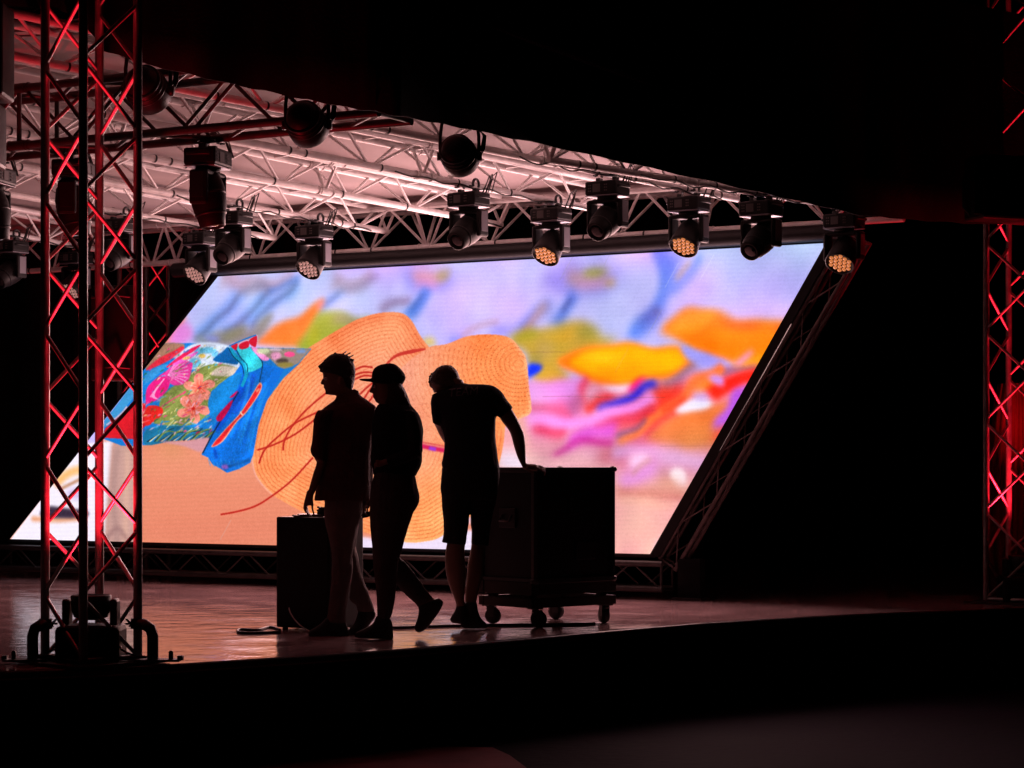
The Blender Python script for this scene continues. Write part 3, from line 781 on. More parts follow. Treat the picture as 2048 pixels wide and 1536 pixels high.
    P(E((1115, 940), (1200, 835), (1275, 765), (1240, 860), (1160, 970)), (196, 20, 78), .8); P(E((1245, 742), (1325, 675), (1285, 735)), (206, 20, 84), .8)
    for k in range(9):
        x = 1040 + k * 40
        S(E((x, 1330 + (k % 3) * 16), (x + 20, 1400 + (k % 4) * 12)), [2, 1], (60, 150, 226), .8, .8)
    o(E, 1200, 1410, 36, 22, (156, 100, 206), 2); S(E((1100, 1240), (1120, 1330)), 6, (10, 60, 170), 2, .7); S(E((1230, 1410), (1440, 1340)), 6, (14, 70, 130), 2, .7)
    bag = np.array(E((10, 1010), (330, 600), (500, 300), (600, 225), (900, 222), (1500, 268), (2030, 275), (1900, 430), (1580, 800), (1470, 1290), (1220, 1465), (975, 1290), (1050, 1130), (440, 1200), (20, 1135)))
    bb, m = art.mask(bag, 1.0)
    X, Y = PX[bb], PY[bb]
    u = (X - 300) * .62 + (Y - 800) * .78
    g = art.blur(rw.normal(0, 1, X.shape).astype(np.float32), 1.0) * 3.4 + art.blur(rw.normal(0, 1, X.shape).astype(np.float32), 5) * 9
    sh = 1 + (.085 * np.sin(u * .085 + .03 * X) + .05 * np.sin(u * .21 + 1) + .045 * g) * (.4 + .6 * np.clip((X - 260) / 120, 0, 1))
    keep = (np.hypot((X - 770) / 255, (Y - 860) / 235) > 1) | (X < 515)
    art.img[bb] = art.img[bb] * (1 + (sh - 1) * m * keep)[..., None]
    # LED scan lines, seams and scratches
    lum = art.img.mean(-1, keepdims=True)
    art.img = np.clip(lum + (art.img - lum) * 1.07, 0, 255)
    img = art.img
    img *= (1 - .022 * (.5 + .5 * np.sin(PY * .72 + .02 * PX)))[..., None]
    n = rng.normal(0, 1, img.shape[:2]).astype(np.float32)
    img += (art.blur(n, .8) * 7)[..., None]
    for x, y, L, c in ((1125, 1085, -60, 240), (1330, 575, -50, 246), (1400, 560, -50, 246), (1120, 560, -70, 150), (1200, 545, -60, 150), (1290, 680, -60, 150), (440, 1080, -40, 200), (560, 1085, -40, 200), (1230, 745, -50, 150)):
        S([(x, y), (x - L * .55, y + L)], 1.1, (c, c, c + 4), .5, .35)
    for x0, x1, y in ((1085, 1230, 793), (1180, 1330, 795), (1320, 1500, 892), (1060, 1130, 704)):
        S([(x0, y), (x1, y)], 1.1, (110, 60, 60), .5, .3)
    return np.clip(img, 0, 255)


IW, IH = 2000, 580
ss = S0 + (np.arange(IW) + .5) / IW * (S1 - S0)
zz = Z0 + (np.arange(IH) + .5) / IH * (Z1 - Z0)
Xw = P0.x + SD.x * ss; Yw = P0.y + SD.y * ss
PXg = np.broadcast_to(CX + FPX * Xw / Yw, (IH, IW)).astype(np.float32)
PYg = (HY - FPX * (zz[:, None] - EYE) / Yw[None, :]).astype(np.float32)
pic = beach_picture(PXg, PYg) / 255.0
img = bpy.data.images.new('beach_picture', IW, IH)
buf = np.ones((IH, IW, 4), np.float32); buf[..., :3] = pic
img.pixels.foreach_set(buf.ravel())
img.pack()
img.colorspace_settings.name = 'sRGB'

ms = bpy.data.materials.new('screen_picture'); ms.use_nodes = True
nt = ms.node_tree; bs = nt.nodes['Principled BSDF']
ti = nt.nodes.new('ShaderNodeTexImage'); ti.image = img; ti.extension = 'EXTEND'
bs.inputs['Base Color'].default_value = (.01, .01, .012, 1); bs.inputs['Roughness'].default_value = .5
nt.links.new(ti.outputs['Color'], bs.inputs['Emission Color'])
bs.inputs['Emission Strength'].default_value = SCREEN_GAIN
MATS['screen_picture'] = ms

wall = thing('video_wall', 'slanted bright video wall showing a straw hat and floral bag on a beach', 'screen', SN(0, 0, 0))
def loc(mb):
    return shift(mb, -SN(0, 0, 0))
# lit face: a grid of quads with UVs from s and z
NS, NZ = 24, 8
vs, fs, uv = [], [], []
for j in range(NZ + 1):
    f = j / NZ
    l = [corners[0][i] + (corners[3][i] - corners[0][i]) * f for i in (0, 1)]
    r = [corners[1][i] + (corners[2][i] - corners[1][i]) * f for i in (0, 1)]
    for i in range(NS + 1):
        g = i / NS
        s, z = l[0] + (r[0] - l[0]) * g, l[1] + (r[1] - l[1]) * g
        vs.append(SN(s, 0, z) - SN(0, 0, 0)); uv.append(((s - S0) / (S1 - S0), (z - Z0) / (Z1 - Z0)))
for j in range(NZ):
    for i in range(NS):
        a = j * (NS + 1) + i
        fs.append((a, a + 1, a + NS + 2, a + NS + 1))
me = bpy.data.meshes.new('display')
me.from_pydata([tuple(v) for v in vs], [], fs)
ul = me.uv_layers.new(name='UVMap')
for lp in me.loops:
    ul.data[lp.index].uv = uv[lp.vertex_index]
me.materials.append(ms)
link('display', me, wall)
al = bpy.data.lights.new('added_wall_fill', 'AREA'); al.shape = 'RECTANGLE'; al.size = 5.5; al.size_y = 1.5; al.energy = FILL_WATTS; al.color = (1.0, .56, .53)  # added pink fill lamp before the upper picture, lifts roof and trusses
ao = bpy.data.objects.new('added_wall_fill', al); col.objects.link(ao); ao.parent = wall
ao.location = SN((corners[3][0] + corners[2][0]) / 2 - .1, -.012, Z1 - .84) - SN(0, 0, 0)
ao.rotation_euler = (-ND).to_track_quat('-Z', 'Y').to_euler()
# cabinet body behind it and thin dark rim
def slab(mb, quad, n0, n1):
    v = [SN(s, n0, z) for s, z in quad] + [SN(s, n1, z) for s, z in quad]
    return mb.add(v, [(3, 2, 1, 0), (4, 5, 6, 7), (0, 1, 5, 4), (1, 2, 6, 5), (2, 3, 7, 6), (3, 0, 4, 7)])
q = [(corners[0][0] - .05, corners[0][1] - .03), (corners[1][0] + .03, corners[1][1] - .03), (corners[2][0] + .03, corners[2][1] + .03), (corners[3][0] - .03, corners[3][1] + .03)]
loc(slab(MB(), q, .012, .11)).build('cabinet', 'black_plastic', wall)
# dark side panel along the right slope, facing the audience
a, b = corners[1], corners[2]
q = [(a[0] + .012, a[1] - .02), (a[0] + .10, a[1] - .02), (b[0] + .10, b[1] + .02), (b[0] + .012, b[1] + .02)]
loc(slab(MB(), q, -.03, .010)).build('side_panel', 'fixture_skin', wall)
# header above: dark rounded pelmet
mb = MB()
hs = [corners[3][0] - .5 + (corners[2][0] + .1 - corners[3][0] + .5) * i / 10 for i in range(11)]
mb.tube([SN(s, .0, 2.845) for s in hs], .066, 14)
loc(mb).build('pelmet', 'black_plastic', wall)

# ------------------------------------------------------------------ trusses round the wall
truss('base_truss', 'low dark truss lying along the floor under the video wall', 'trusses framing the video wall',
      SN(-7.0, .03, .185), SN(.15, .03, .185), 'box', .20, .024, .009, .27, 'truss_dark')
a, b = corners[1], corners[2]
dv = Vector((b[0] - a[0], b[1] - a[1])).normalized()
o1 = .205
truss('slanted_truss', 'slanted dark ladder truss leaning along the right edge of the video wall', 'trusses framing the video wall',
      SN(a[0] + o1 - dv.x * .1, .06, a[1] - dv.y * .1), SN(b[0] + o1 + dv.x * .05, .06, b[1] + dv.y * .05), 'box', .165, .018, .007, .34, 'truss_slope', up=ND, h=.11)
ep = thing('end_plate', 'dark upright plate closing the right end of the base truss', 'stage panel', SN(.36, .02, 0))
shift(MB().box((0, 0, .165), (.20, .10, .33), Matrix.Rotation(R(-30.7), 3, 'Z'), .006), Vector((0, 0, 0))).build('plate', 'black_cloth', ep)
MB().box((0, 0, .012), (.26, .2, .02), Matrix.Rotation(R(-30.7), 3, 'Z')).build('foot', 'black_metal', ep)
REAR_GROUP = 'roof trusses'
truss('rear_truss', 'rear roof truss running above the video wall', REAR_GROUP, SN(-7.6, .05, 2.925), SN(2.12, .05, 2.925), 'tri', .34, .026, .012, .30, 'aluminium', joints=(.28, .56, .83), h=.33, ties=True)

# ------------------------------------------------------------------ roof beams hung with lamps
ZB = 3.07
PITCH = .050                 # the roof rises a little towards the audience
def beam_pt(px, py, z0=ZB):
    z = z0
    for _ in range(12):
        p = W(px, py, FPX * (z - EYE) / (HY - py))
        z = z0 - PITCH * min(0, (p - P0).dot(ND))
    return p
BEAMS = []
beam_px = [((1520, 386), (1685, 412), -1.9, .35, 'short roof beam at the far right end of the video wall'),
           ((12, 109), (1475, 398), -.4, 0.0, 'roof beam nearest the black valance'),
           ((10, 191), (1173, 415), -.6, .25, 'roof beam second from the black valance'),
           ((580, 369), (1003, 450), -3.6, 0.0, 'bare roof beam third from the valance, without any lamps'),
           ((444, 405), (775, 463), -3.4, 0.0, 'roof beam whose end points at the middle of the hat brim'),
           ((290, 433), (551, 476), -3.6, 0.0, 'roof beam ending above the top left corner of the video wall'),
           ((57, 475), (187, 498), -3.4, .1, 'roof beam crossing behind the left red tower')]
for a, b, e0, e1, lab in beam_px:
    A, B = (beam_pt(*a, 2.98), beam_pt(*b, 2.98)) if a[0] == 1520 else (beam_pt(*a), beam_pt(*b))
    d = (B - A).normalized()
    A2, B2 = A + d * e0, B + d * e1
    BEAMS.append((A2, B2))
    L = (B2 - A2).length
    j = [max(.05, 1 - 2.0 / L), max(.04, 1 - 4.0 / L)] if L > 4.3 else [.4]
    beam = truss('roof_beam', lab, 'roof trusses', A2, B2, 'tri', .24, .0265, .0108, .36, 'aluminium', joints=j, h=.21, ties=True)
    # power cable tied along the lowest chord, sagging between the ties
    rc_ = random.Random(len(BEAMS)); d0 = (B2 - A2).normalized(); sd_ = d0.cross(Vector((0, 0, 1))).normalized()
    pts = []; k = max(.2, L - (2.3 if 'bare' not in lab else .5))
    while k < L - .1:
        pts.append(d0 * k + sd_ * .03 + Vector((0, 0, -.012))); pts.append(d0 * (k + .16) + sd_ * .03 + Vector((0, 0, -.022 - .022 * rc_.random()))); k += .32
    MB().tube([tuple(p) for p in Art.smooth([tuple(p) for p in pts], closed=False, n=3)], .006, 6).build('cable', 'cable_black', beam)
# front truss parallel to the wall
FA, FB = W(288, 268, 12.6), W(742, 226, 11.86)
fd = (FB - FA).normalized()
FT0, FT1 = FA - fd * 3.0, FB + fd * .05
fn = Vector((-fd.y, fd.x, 0)).normalized()
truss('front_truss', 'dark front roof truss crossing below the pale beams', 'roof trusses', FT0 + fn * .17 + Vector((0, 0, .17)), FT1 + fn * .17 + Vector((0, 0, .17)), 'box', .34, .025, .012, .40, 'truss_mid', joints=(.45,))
# small truss over the head of the left tower
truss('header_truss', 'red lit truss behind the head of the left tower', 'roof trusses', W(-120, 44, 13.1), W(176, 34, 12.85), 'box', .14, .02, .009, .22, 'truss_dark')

# ------------------------------------------------------------------ roof membrane and black valance
val_px = [(-420, 2, 13.4), (-80, 6, 12.85), (110, 14, 12.6), (165, 40, 12.5), (206, 100, 12.42), (290, 127, 12.2), (430, 160, 11.98), (570, 190, 11.74), (690, 213, 11.52), (790, 230, 11.42), (900, 250, 12.1), (1060, 283, 12.9), (1250, 324, 13.75), (1460, 371, 14.6), (1600, 402, 15.15), (1720, 430, 15.7), (1840, 440, 16.2), (1960, 448, 16.75), (2300, 455, 18.2)]
vp = [W(*p) for p in val_px]
def dense(pts, n):
    out = []
    for i in range(len(pts) - 1):
        for k in range(n):
            out.append(pts[i].lerp(pts[i + 1], k / n))
    return out + [pts[-1]]
vd = dense(vp, 8)
valance = thing('valance', 'black cloth valance hanging from the front and right edge of the roof', 'valance', vp[7])
mb = MB(); N = len(vd); rows = 6
vs = []
for side in (0, .02):
    for j in range(rows + 1):
        for i, p in enumerate(vd):
            f = j / rows
            top = 4.35 + .25 * (i / N)
            z = p.z + (top - p.z) * f + (.004 * math.sin(i * 1.3) if j == 0 else 0)
            w = (1 - f) * (.012 * math.sin(i * .9) + .006 * math.sin(i * 2.3))
            vs.append(Vector((p.x + w * .4, p.y + w + side, z)))
fs = []
def q4(a, b, c, d): fs.append((a, b, c, d))
for side in (0, 1):
    o = side * (rows + 1) * N
    for j in range(rows):
        for i in range(N - 1):
            a = o + j * N + i
            q4(a, a + 1, a + N + 1, a + N) if side == 0 else q4(a + 1, a, a + N, a + N + 1)
o = (rows + 1) * N
for i in range(N - 1):
    q4(i + 1, i, o + i, o + i + 1)
mb.add([v - vp[7] for v in vs], fs, True)
mb.build('cloth', 'black_cloth', valance)
mb = MB().tube([Vector((p.x, p.y + .07, p.z + .20)) - vp[7] for p in vp[:14]], .024, 8)
mb.build('rail', 'black_metal', valance)
tag(valance, kind='thing')

# membrane: rises gently towards the audience, sags a little between the beams
back_edge = [SN(-8.5 + 10.45 * i / 40, .10, 0) for i in range(41)]
frontp = dense([Vector((p.x, p.y + .10, 0)) for p in vp[1:16]], 6)
mb = MB(); rows = 26
vs = []
for i, b in enumerate(back_edge):
    # walk forward until the valance line is met
    best = None
    for p, q2 in zip(frontp[:-1], frontp[1:]):
        d1 = -ND; e = q2 - p
        den = d1.x * e.y - d1.y * e.x
        if abs(den) < 1e-9: continue
        t = ((p.x - b.x) * e.y - (p.y - b.y) * e.x) / den
        u = ((p.x - b.x) * d1.y - (p.y - b.y) * d1.x) / den
        if t > 0 and -.001 <= u <= 1.001 and (best is None or t < best): best = t
    if best is None:
        best = 6.6 if i < 34 else .02
    for j in range(rows + 1):
        n = best * j / rows
        p = b - ND * n
        z = 3.325 + .050 * n + .012 * math.sin(i * 1.9) * math.sin(math.pi * min(1, n / 1.5)) + .006 * math.sin(n * 5 + i)
        vs.append(Vector((p.x, p.y, z)))
fs = []
for i in range(40):
    for j in range(rows):
        a = i * (rows + 1) + j
        fs.append((a, a + 1, a + rows + 2, a + rows + 1))
nv = len(vs)
vs2 = vs + [v + Vector((0, 0, .02)) for v in vs]
fs2 = fs + [tuple(nv + k for k in f[::-1]) for f in fs]
roof = MB().add(vs2, fs2, True).build('roof_membrane', 'membrane')
tag(roof, 'pale pink lit fabric roof stretched above the lighting beams', 'roof')
# edge tube of the membrane above the wall
tag(MB().tube([p + Vector((0, 0, 3.325)) for p in back_edge if (p - P0).dot(SD) < 1.95], .024, 10).build('roof_edge_tube', 'aluminium'), 'pale tube along the back edge of the fabric roof', 'tube')
#
# black backdrop cloth hung behind the wall
bdp = [SN(-9 + .12 * i, 1.25 + .06 * math.sin(i * 1.1), 0) for i in range(75)]
n = len(bdp)
mb = MB(); mb.add([p + Vector((0, 0, .004)) for p in bdp] + [p + Vector((0, 0, 3.28)) for p in bdp] + [p + ND * .02 + Vector((0, 0, .004)) for p in bdp] + [p + ND * .02 + Vector((0, 0, 3.28)) for p in bdp],
                 [(i, i + 1, n + i + 1, n + i) for i in range(n - 1)] + [(2 * n + i + 1, 2 * n + i, 3 * n + i, 3 * n + i + 1) for i in range(n - 1)], True)
tag(mb.build('backdrop_curtain', 'black_cloth'), 'black curtain hanging behind the video wall', 'curtain')

# ------------------------------------------------------------------ upright truss towers, lit red from inside
def tower(name, label, c, h, size, yaw, cell, phase, z0=0.0, spot=None):
    A = Vector((c[0], c[1], z0)); B = Vector((c[0], c[1], h))
    up = (math.sin(yaw), math.cos(yaw), 0)
    r = truss(name, label, 'upright truss towers', A + Vector((0, 0, .02)), B, 'box', size, .0245, .0118, cell, 'aluminium_worn', up=up, phase=phase, cat='truss tower')
    MB().box((0, 0, -.01), (size * 1.7, size * 1.7, .012), Matrix.Rotation(-yaw, 3, 'Z')).build('base_plate', 'black_metal', r)
    return r

def red_uplight(label, c, z0, w, energy, blend=.35, ang=64):
    r = thing('uplight', label, 'uplight', (c[0], c[1], z0), 'red uplights inside the truss towers')
    MB().box((0, 0, .105), (.36 * w, .30 * w, .21), None, .03).build('base', 'fixture_skin', r)
    for sx in (-1, 1):
        MB().box((sx * .135 * w, 0, .27), (.04, .12, .16), None, .015).build('yoke_arm', 'black_plastic', r)
    hd = MB().lathe([(0, .05), (.015, .095 * w), (.05, .11 * w), (.13, .115 * w), (.135, .105 * w), (.128, .09 * w)], (0, 0, .235), (0, 0, 1), 24).build('head', 'fixture_skin', r)
    MB().lathe([(0, .088 * w), (.004, .088 * w)], (0, 0, .352), (0, 0, 1), 24).build('lens', 'red_lamp', hd)
    # tight hot core plus weak spill, as these heads throw
    for e, a, b in ((energy, 14, 1.0), (energy * .32, 27, 1.0), (energy * .17, 84, .6)):
        ld = bpy.data.lights.new('red_lamp', 'SPOT'); ld.energy = e; ld.color = RED; ld.spot_size = R(a); ld.spot_blend = b; ld.shadow_soft_size = .06
        lo = bpy.data.objects.new('red_lamp', ld); col.objects.link(lo); lo.parent = r
        lo.location = (0, 0, .40); lo.rotation_euler = (R(180), 0, 0)
    return r

TL = (-2.285, 11.90)
t = tower('truss_tower', 'tall red lit truss tower at the front left of the stage', TL, 3.95, .355, R(44), .353, 0)
# outrigger pipes, clamps and cables at its foot
for sx, px in ((-1, 66), (1, 306)):
    x = (px - CX) / FPX * 11.85 - TL[0]
    cxh = sx * .25
    mb = MB()
    mb.tube([(x, -.06, .0), (x, -.06, .13), (x - sx * .012, -.06, .17), (x - sx * .045, -.05, .19), (cxh, 0, .192)], .031, 12)
    mb.build('outrigger', 'black_metal', t)
    k = MB(); k.box((x + sx * .03, -.06, .0), (.24, .11, .012)); k.tube([(x + sx * .10, -.07, 0), (x + sx * .10, -.07, .045), (x + sx * .10, -.07, .052)], [.013, .013, .006], 10)
    k.box((x + sx * .15, -.06, .012), (.03, .04, .025)); k.build('outrigger_foot', 'black_metal', t)
    k = MB(); k.tube([(cxh - .001, -.0, .165), (cxh, 0, .22)], .036, 12)
    for q in range(5):
        aa = q * 1.25; k.tube([(cxh - sx * .03, 0, .192), (cxh - sx * .03 - sx * .035 * math.cos(aa * .3), .0, .192 + .028 * math.sin(aa))], .006, 6)
    k.build('clamp', 'black_metal', t)
random.seed(3)
for k in range(3):
    pts = []
    for i in range(16):
        f = i / 15
        pts.append((-.30 + .62 * f + random.uniform(-.02, .02), -.10 + random.uniform(-.06, .1), .012 + .012 * random.random() + .05 * math.sin(f * math.pi * (k + 1)) ** 2 * (k == 1)))
    MB().tube(pts, .006, 6).build('cable', 'cable_black', t)
MB().tube([(.245, .05, .02), (.235, .03, .3), (.232, .02, .9), (.24, .02, 1.5), (.235, .02, 2.1)], .006, 6).build('cable', 'cable_black', t)
red_uplight('black moving uplight standing inside the left red tower', (TL[0], TL[1] - .01), 0.0, .96, 1100)
# flat black loudspeaker panel strapped to the far side of the tower
pc = W(232, 667, 12.32)
sp = thing('monitor_panel', 'flat black box strapped to the back of the left red tower', 'speaker', pc)
bx = MB().box((0, 0, 0), (.27, .09, .535), Matrix.Rotation(R(-8), 3, 'Z'), .012).build('cabinet', 'black_plastic', sp)
for zz_ in (-.2, .2):
    MB().tube([(-.13, -.03, zz_), (0, -.10, zz_ + .01), (.13, -.03, zz_)], .008, 6).build('strap', 'black_metal', sp)

TR = (3.943, 17.05)
tower('truss_tower', 'red lit truss tower at the far right edge of the stage', TR, 4.9, .363, R(41), .36, 1)
red_uplight('small black uplight at the foot of the right red tower', (TR[0] + .03, TR[1] - .02), 0.0, 1.0, 1500)
TB = (-3.62, 21.55)
tower('truss_tower', 'dim red truss tower behind the left edge of the video wall', TB, 3.1, .34, R(30), .36, 0)
red_uplight('red uplight hidden behind the video wall at the back tower', TB, 0.0, 1.0, 400)

# red lit drape gathered beside the right tower
mb = MB(); base = W(1995, 1190, 17.6); rows = 14; n = 26; vs = []
shape = [(0, .30), (.12, .34), (.3, .40), (.45, .42), (.6, .36), (.75, .30), (.9, .26), (1, .20)]
for j in range(rows + 1):
    f = j / rows
    w = np.interp(f, [a for a, b in shape], [b for a, b in shape])
    for i in range(n + 1):
        g = i / n * 2 - 1
        vs.append(Vector((g * w * .62 + .16, .05 * math.sin(i * 1.9 + f * 2) + .10 * g * g, .01 + f * 1.72)))
fs = [(j * (n + 1) + i, j * (n + 1) + i + 1, (j + 1) * (n + 1) + i + 1, (j + 1) * (n + 1) + i) for j in range(rows) for i in range(n)]
nv = len(vs)
mb.add(vs + [v + Vector((0, .015, 0)) for v in vs], fs + [tuple(nv + k for k in f[::-1]) for f in fs], True)
dr = thing('wing_drape', 'dark red gathered drape hanging behind the right red tower', 'drape', (base.x, base.y, 0))
mb.build('cloth', 'red_drape', dr)
k = MB(); k.tube([(.3, .12, 0), (.3, .12, 1.70)], .016, 8); k.build('pole', 'black_cloth', dr)

# loudspeaker on the right tower
lc = W(2000, 378, 16.45)
ls = thing('loudspeaker', 'black loudspeaker cabinet mounted high on the right red tower', 'speaker', lc)
MB().box((0, 0, 0), (.46, .28, .48), Matrix.Rotation(R(20), 3, 'Z'), .02).build('cabinet', 'black_plastic', ls)
MB().box((-.05, -.145, 0), (.40, .012, .42), Matrix.Rotation(R(20), 3, 'Z')).build('grille', 'fixture_skin', ls)
k = MB()
for q in range(4):
    k.tube([(-.24 - .01 * q, -.05, .2 - .03 * q), (-.27 - .02 * (q % 2), -.06, .05), (-.25 - .012 * q, -.04, -.14), (-.20, -.02, -.24)], .007, 6)
k.build('cable', 'cable_black', ls)
# speaker edge hanging at the far left
lc = W(-28, 150, 11.6)
ls = thing('loudspeaker', 'black hanging loudspeaker cut by the left edge of the picture', 'speaker', lc)
MB().box((0, 0, .12), (.24, .3, .5), None, .02).build('cabinet', 'black_plastic', ls)
MB().box((-.02, 0, -.32), (.20, .28, .34), None, .02).build('cabinet', 'black_plastic', ls)

# ------------------------------------------------------------------ moving heads hung from the beams
BASE_YAW = R(-37)
def head_dir(tilt):
    return Vector((0, -math.cos(tilt), -math.sin(tilt)))

def lamp_body(root, kind, tilt, pan=0.0, cells='cell_lens'):
    # two hook clamps round the tube
    for x in (-.07, .07):
        mb = MB()
        # the tube runs roughly towards the viewer's left; a ring plus a bolt block reads from every side
        mb.tube([(x + .034 * math.sin(a) * .0, .036 * math.cos(a), .036 * math.sin(a)) for a in np.linspace(-.6, 3.7, 12)], .010, 8)
        mb.box((x, 0, -.048), (.035, .05, .035), None, .006)
        mb.tube([(x, -.045, -.02), (x, -.075, -.02)], .007, 6)
        mb.build('clamp', 'black_metal', root)
    zt = -.062
    mb = MB(); mb.box((0, 0, zt - .05), (.262, .200, .10), None, .014)
    mb.box((0, 0, zt - .004), (.18, .14, .016))
    base = mb.build('base', 'fixture_skin', root)
    # paler plate added as painted screen reflection under the base; handles, display, buttons
    mb = MB(); mb.box((0, 0, zt - .104), (.256, .194, .009), None, .003); mb.build('edge_glint', 'glint_page_grey', base)
    for x in (-.140, .140):
        mb = MB(); mb.tube([(x, -.07, zt - .04), (x * 1.08, -.055, zt - .04), (x * 1.08, .055, zt - .04), (x, .07, zt - .04)], .009, 8); mb.build('handle', 'black_plastic', base)
    mb = MB(); mb.box((-.03, -.1015, zt - .05), (.062, .004, .058)); mb.build('display', 'label_grey', base)
    mb = MB()
    for gx in (-.095, -.08, .04, .055):
        for gz in (-.07, -.05, -.03):
            mb.box((gx, -.1015, zt + gz), (.009, .004, .010))
    mb.build('button_pad', 'label_grey', base)
    # spare loops of cable over the tube
    for k in range(3):
        a0 = random.uniform(.05, .12)
        pts = [(a0, .05, zt - .02), (a0 + .05, .06, .02 + .015 * k), (a0 + .09 + .02 * k, .03, .055 + .01 * k), (a0 + .15, -.02, .02), (a0 + .13 + .01 * k, -.06, zt - .02)]
        MB().tube(pts, .0045, 6).build('cable', 'cable_black', root)
    # yoke
    piv = -.335 if kind == 'spot' else -.345
    yk = MB(); yk.lathe([(0, .075), (.02, .075)], (0, 0, zt - .128), (0, 0, 1), 20)
    yk.box((0, 0, zt - .142), (.272, .11, .03), None, .012)
    yoke = yk.build('yoke', 'fixture_skin', root)
    for s in (-1, 1):
        am = MB(); am.box((s * .131, 0, (zt - .13 + piv - .06) / 2), (.034, .115, abs(piv - .06 - zt + .13)), None, .016)
        am.build('arm', 'fixture_skin', yoke)
        pl = MB(); pl.box((s * .150, 0, piv + .055), (.005, .075, .15), None, .002); pl.build('arm_plate', 'glint_page_grey' if s > 0 else 'black_plastic', yoke)  # right plate is paler: screen light put into its colour
    d = head_dir(tilt)
    o = Vector((0, 0, piv))
    if kind == 'spot':
        prof = [(-.150, .03), (-.146, .058), (-.12, .086), (-.05, .104), (.03, .104), (.08, .096), (.13, .082), (.180, .074), (.185, .068), (.173, .058)]
        hd = MB().lathe(prof, o, d, 28).build('head', 'fixture_skin', root)
        MB().lathe([(.165, .058), (.174, .05), (.178, .025), (.179, .001)], o, d, 24).build('lens', 'glass_dark', hd)
        MB().lathe([(.10, .0915), (.104, .0935), (.112, .0915), (.116, .0865)], o, d, 28).build('ring', 'black_plastic', hd)
        MB().lathe([(-.02, .1045), (-.012, .1062), (-.004, .1045)], o, d, 28).build('ring', 'black_plastic', hd)
    else:
        prof = [(-.115, .03), (-.108, .070), (-.07, .090), (.02, .102), (.09, .110), (.118, .112), (.122, .106), (.110, .099)]
        hd = MB().lathe(prof, o, d, 28).build('head', 'fixture_skin', root)
        MB().lathe([(.100, .100), (.106, .100)], o, d, 28).build('face_plate', 'black_plastic', hd)
        # hexagonal field of glass cells
        u = d.orthogonal().normalized(); w = d.cross(u)
        st = .0385
        cm = MB().lathe([(0, .0160), (.005, .0168), (.011, .013), (.014, .007), (.015, .001)], (0, 0, 0), (0, 0, 1), 12).mesh('lens_cell', cells)
        q = d.to_track_quat('Z', 'Y').to_matrix().to_4x4()
        for i in range(-2, 3):
            for j in range(-2, 3):
                if abs(i + j) > 2:
                    continue
                p = o + d * .106 + u * (st * (i + j * .5)) + w * (st * .866 * j)
                link('lens_cell', cm, hd, Matrix.Translation(p) @ q)
    if pan:
        for c in children(root):
            if c.name.split('.')[0] in ('yoke', 'head'):
                c.matrix_local = Matrix.Translation((0, 0, 0)) @ Matrix.Rotation(pan, 4, 'Z') @ c.matrix_local

def at_beam(bi, px):
    A, B = BEAMS[bi]
    d = B - A
    k = (px - CX) / FPX
    t = (k * A.y - A.x) / (d.x - k * d.y)
    return A + d * t

random.seed(11)
SPOT = thing('spot_light', 'x', 'stage light'); lamp_body(SPOT, 'spot', R(33))
WASH = thing('wash_light', 'x', 'stage light'); lamp_body(WASH, 'wash', R(50))
WASHP = thing('wash_light', 'x', 'stage light'); lamp_body(WASHP, 'wash', R(46), 0, 'cell_lens_pale')
DOWN = thing('spot_light', 'x', 'stage light'); lamp_body(DOWN, 'spot', R(80))
used = set()
def place(proto, p, label, yaw=BASE_YAW, group='moving heads hung under the roof'):
    o = proto if proto.name not in used else copy_tree(proto)
    used.add(proto.name)
    o.location = p
    o.rotation_euler = (0, 0, yaw)
    tag(o, label, 'stage light', group)
    return o
spots = [(2, 937, 'spot light hanging just right of the middle, above the crown of the hat', 0), (1, 1215, 'spot light between two amber wash lights, above the olive bushes on the screen', 2),
         (4, 466, 'spot light overlapping the pale wash light at the top left of the screen', 4), (0, 1522, 'darkest spot light, just left of the last amber wash light', -3),
         (5, 240, 'spot light seen through the right bay of the left red tower', 6), (6, 22, 'spot light cut by the left edge of the picture', 3)]
for bi, px, lab, dy in spots:
    place(SPOT, at_beam(bi, px), lab, BASE_YAW + R(dy))
for bi, px, lab, dy in [(2, 1102, 'amber celled wash light left of the blue palm trunk on the screen', 0), (1, 1377, 'amber celled wash light overlapping the blue palm trunk on the screen', 2), (0, 1688, 'amber celled wash light at the top right corner of the screen', 4)]:
    place(WASH, at_beam(bi, px), lab, BASE_YAW + R(dy))
for bi, px, lab, dy in [(4, 628, 'pale celled wash light hanging above the orange parasol on the screen', 3), (5, 402, 'pale celled wash light at the top left corner of the screen', -2), (6, 152, 'unlit wash light hidden behind the left bay of the red tower', 0)]:
    place(WASHP, at_beam(bi, px), lab, BASE_YAW + R(dy))
# silhouettes under the front truss, pointing straight down
fz = FT0.z
def at_front(px, back=.17 * 2):
    A, d = FT0 + fn * back, FT1 - FT0
    k = (px - CX) / FPX
    t = (k * A.y - A.x) / (d.x - k * d.y)
    return A + d * t
for px, lab, yaw in [(416, 'black downward moving head hanging from the front truss, in clear view', R(74)), (147, 'black downward moving head behind the left bay of the red tower', R(84)), (-14, 'black downward moving head cut by the left edge of the picture', R(78))]:
    place(DOWN, at_front(px), lab, yaw, 'dark moving heads under the front truss')

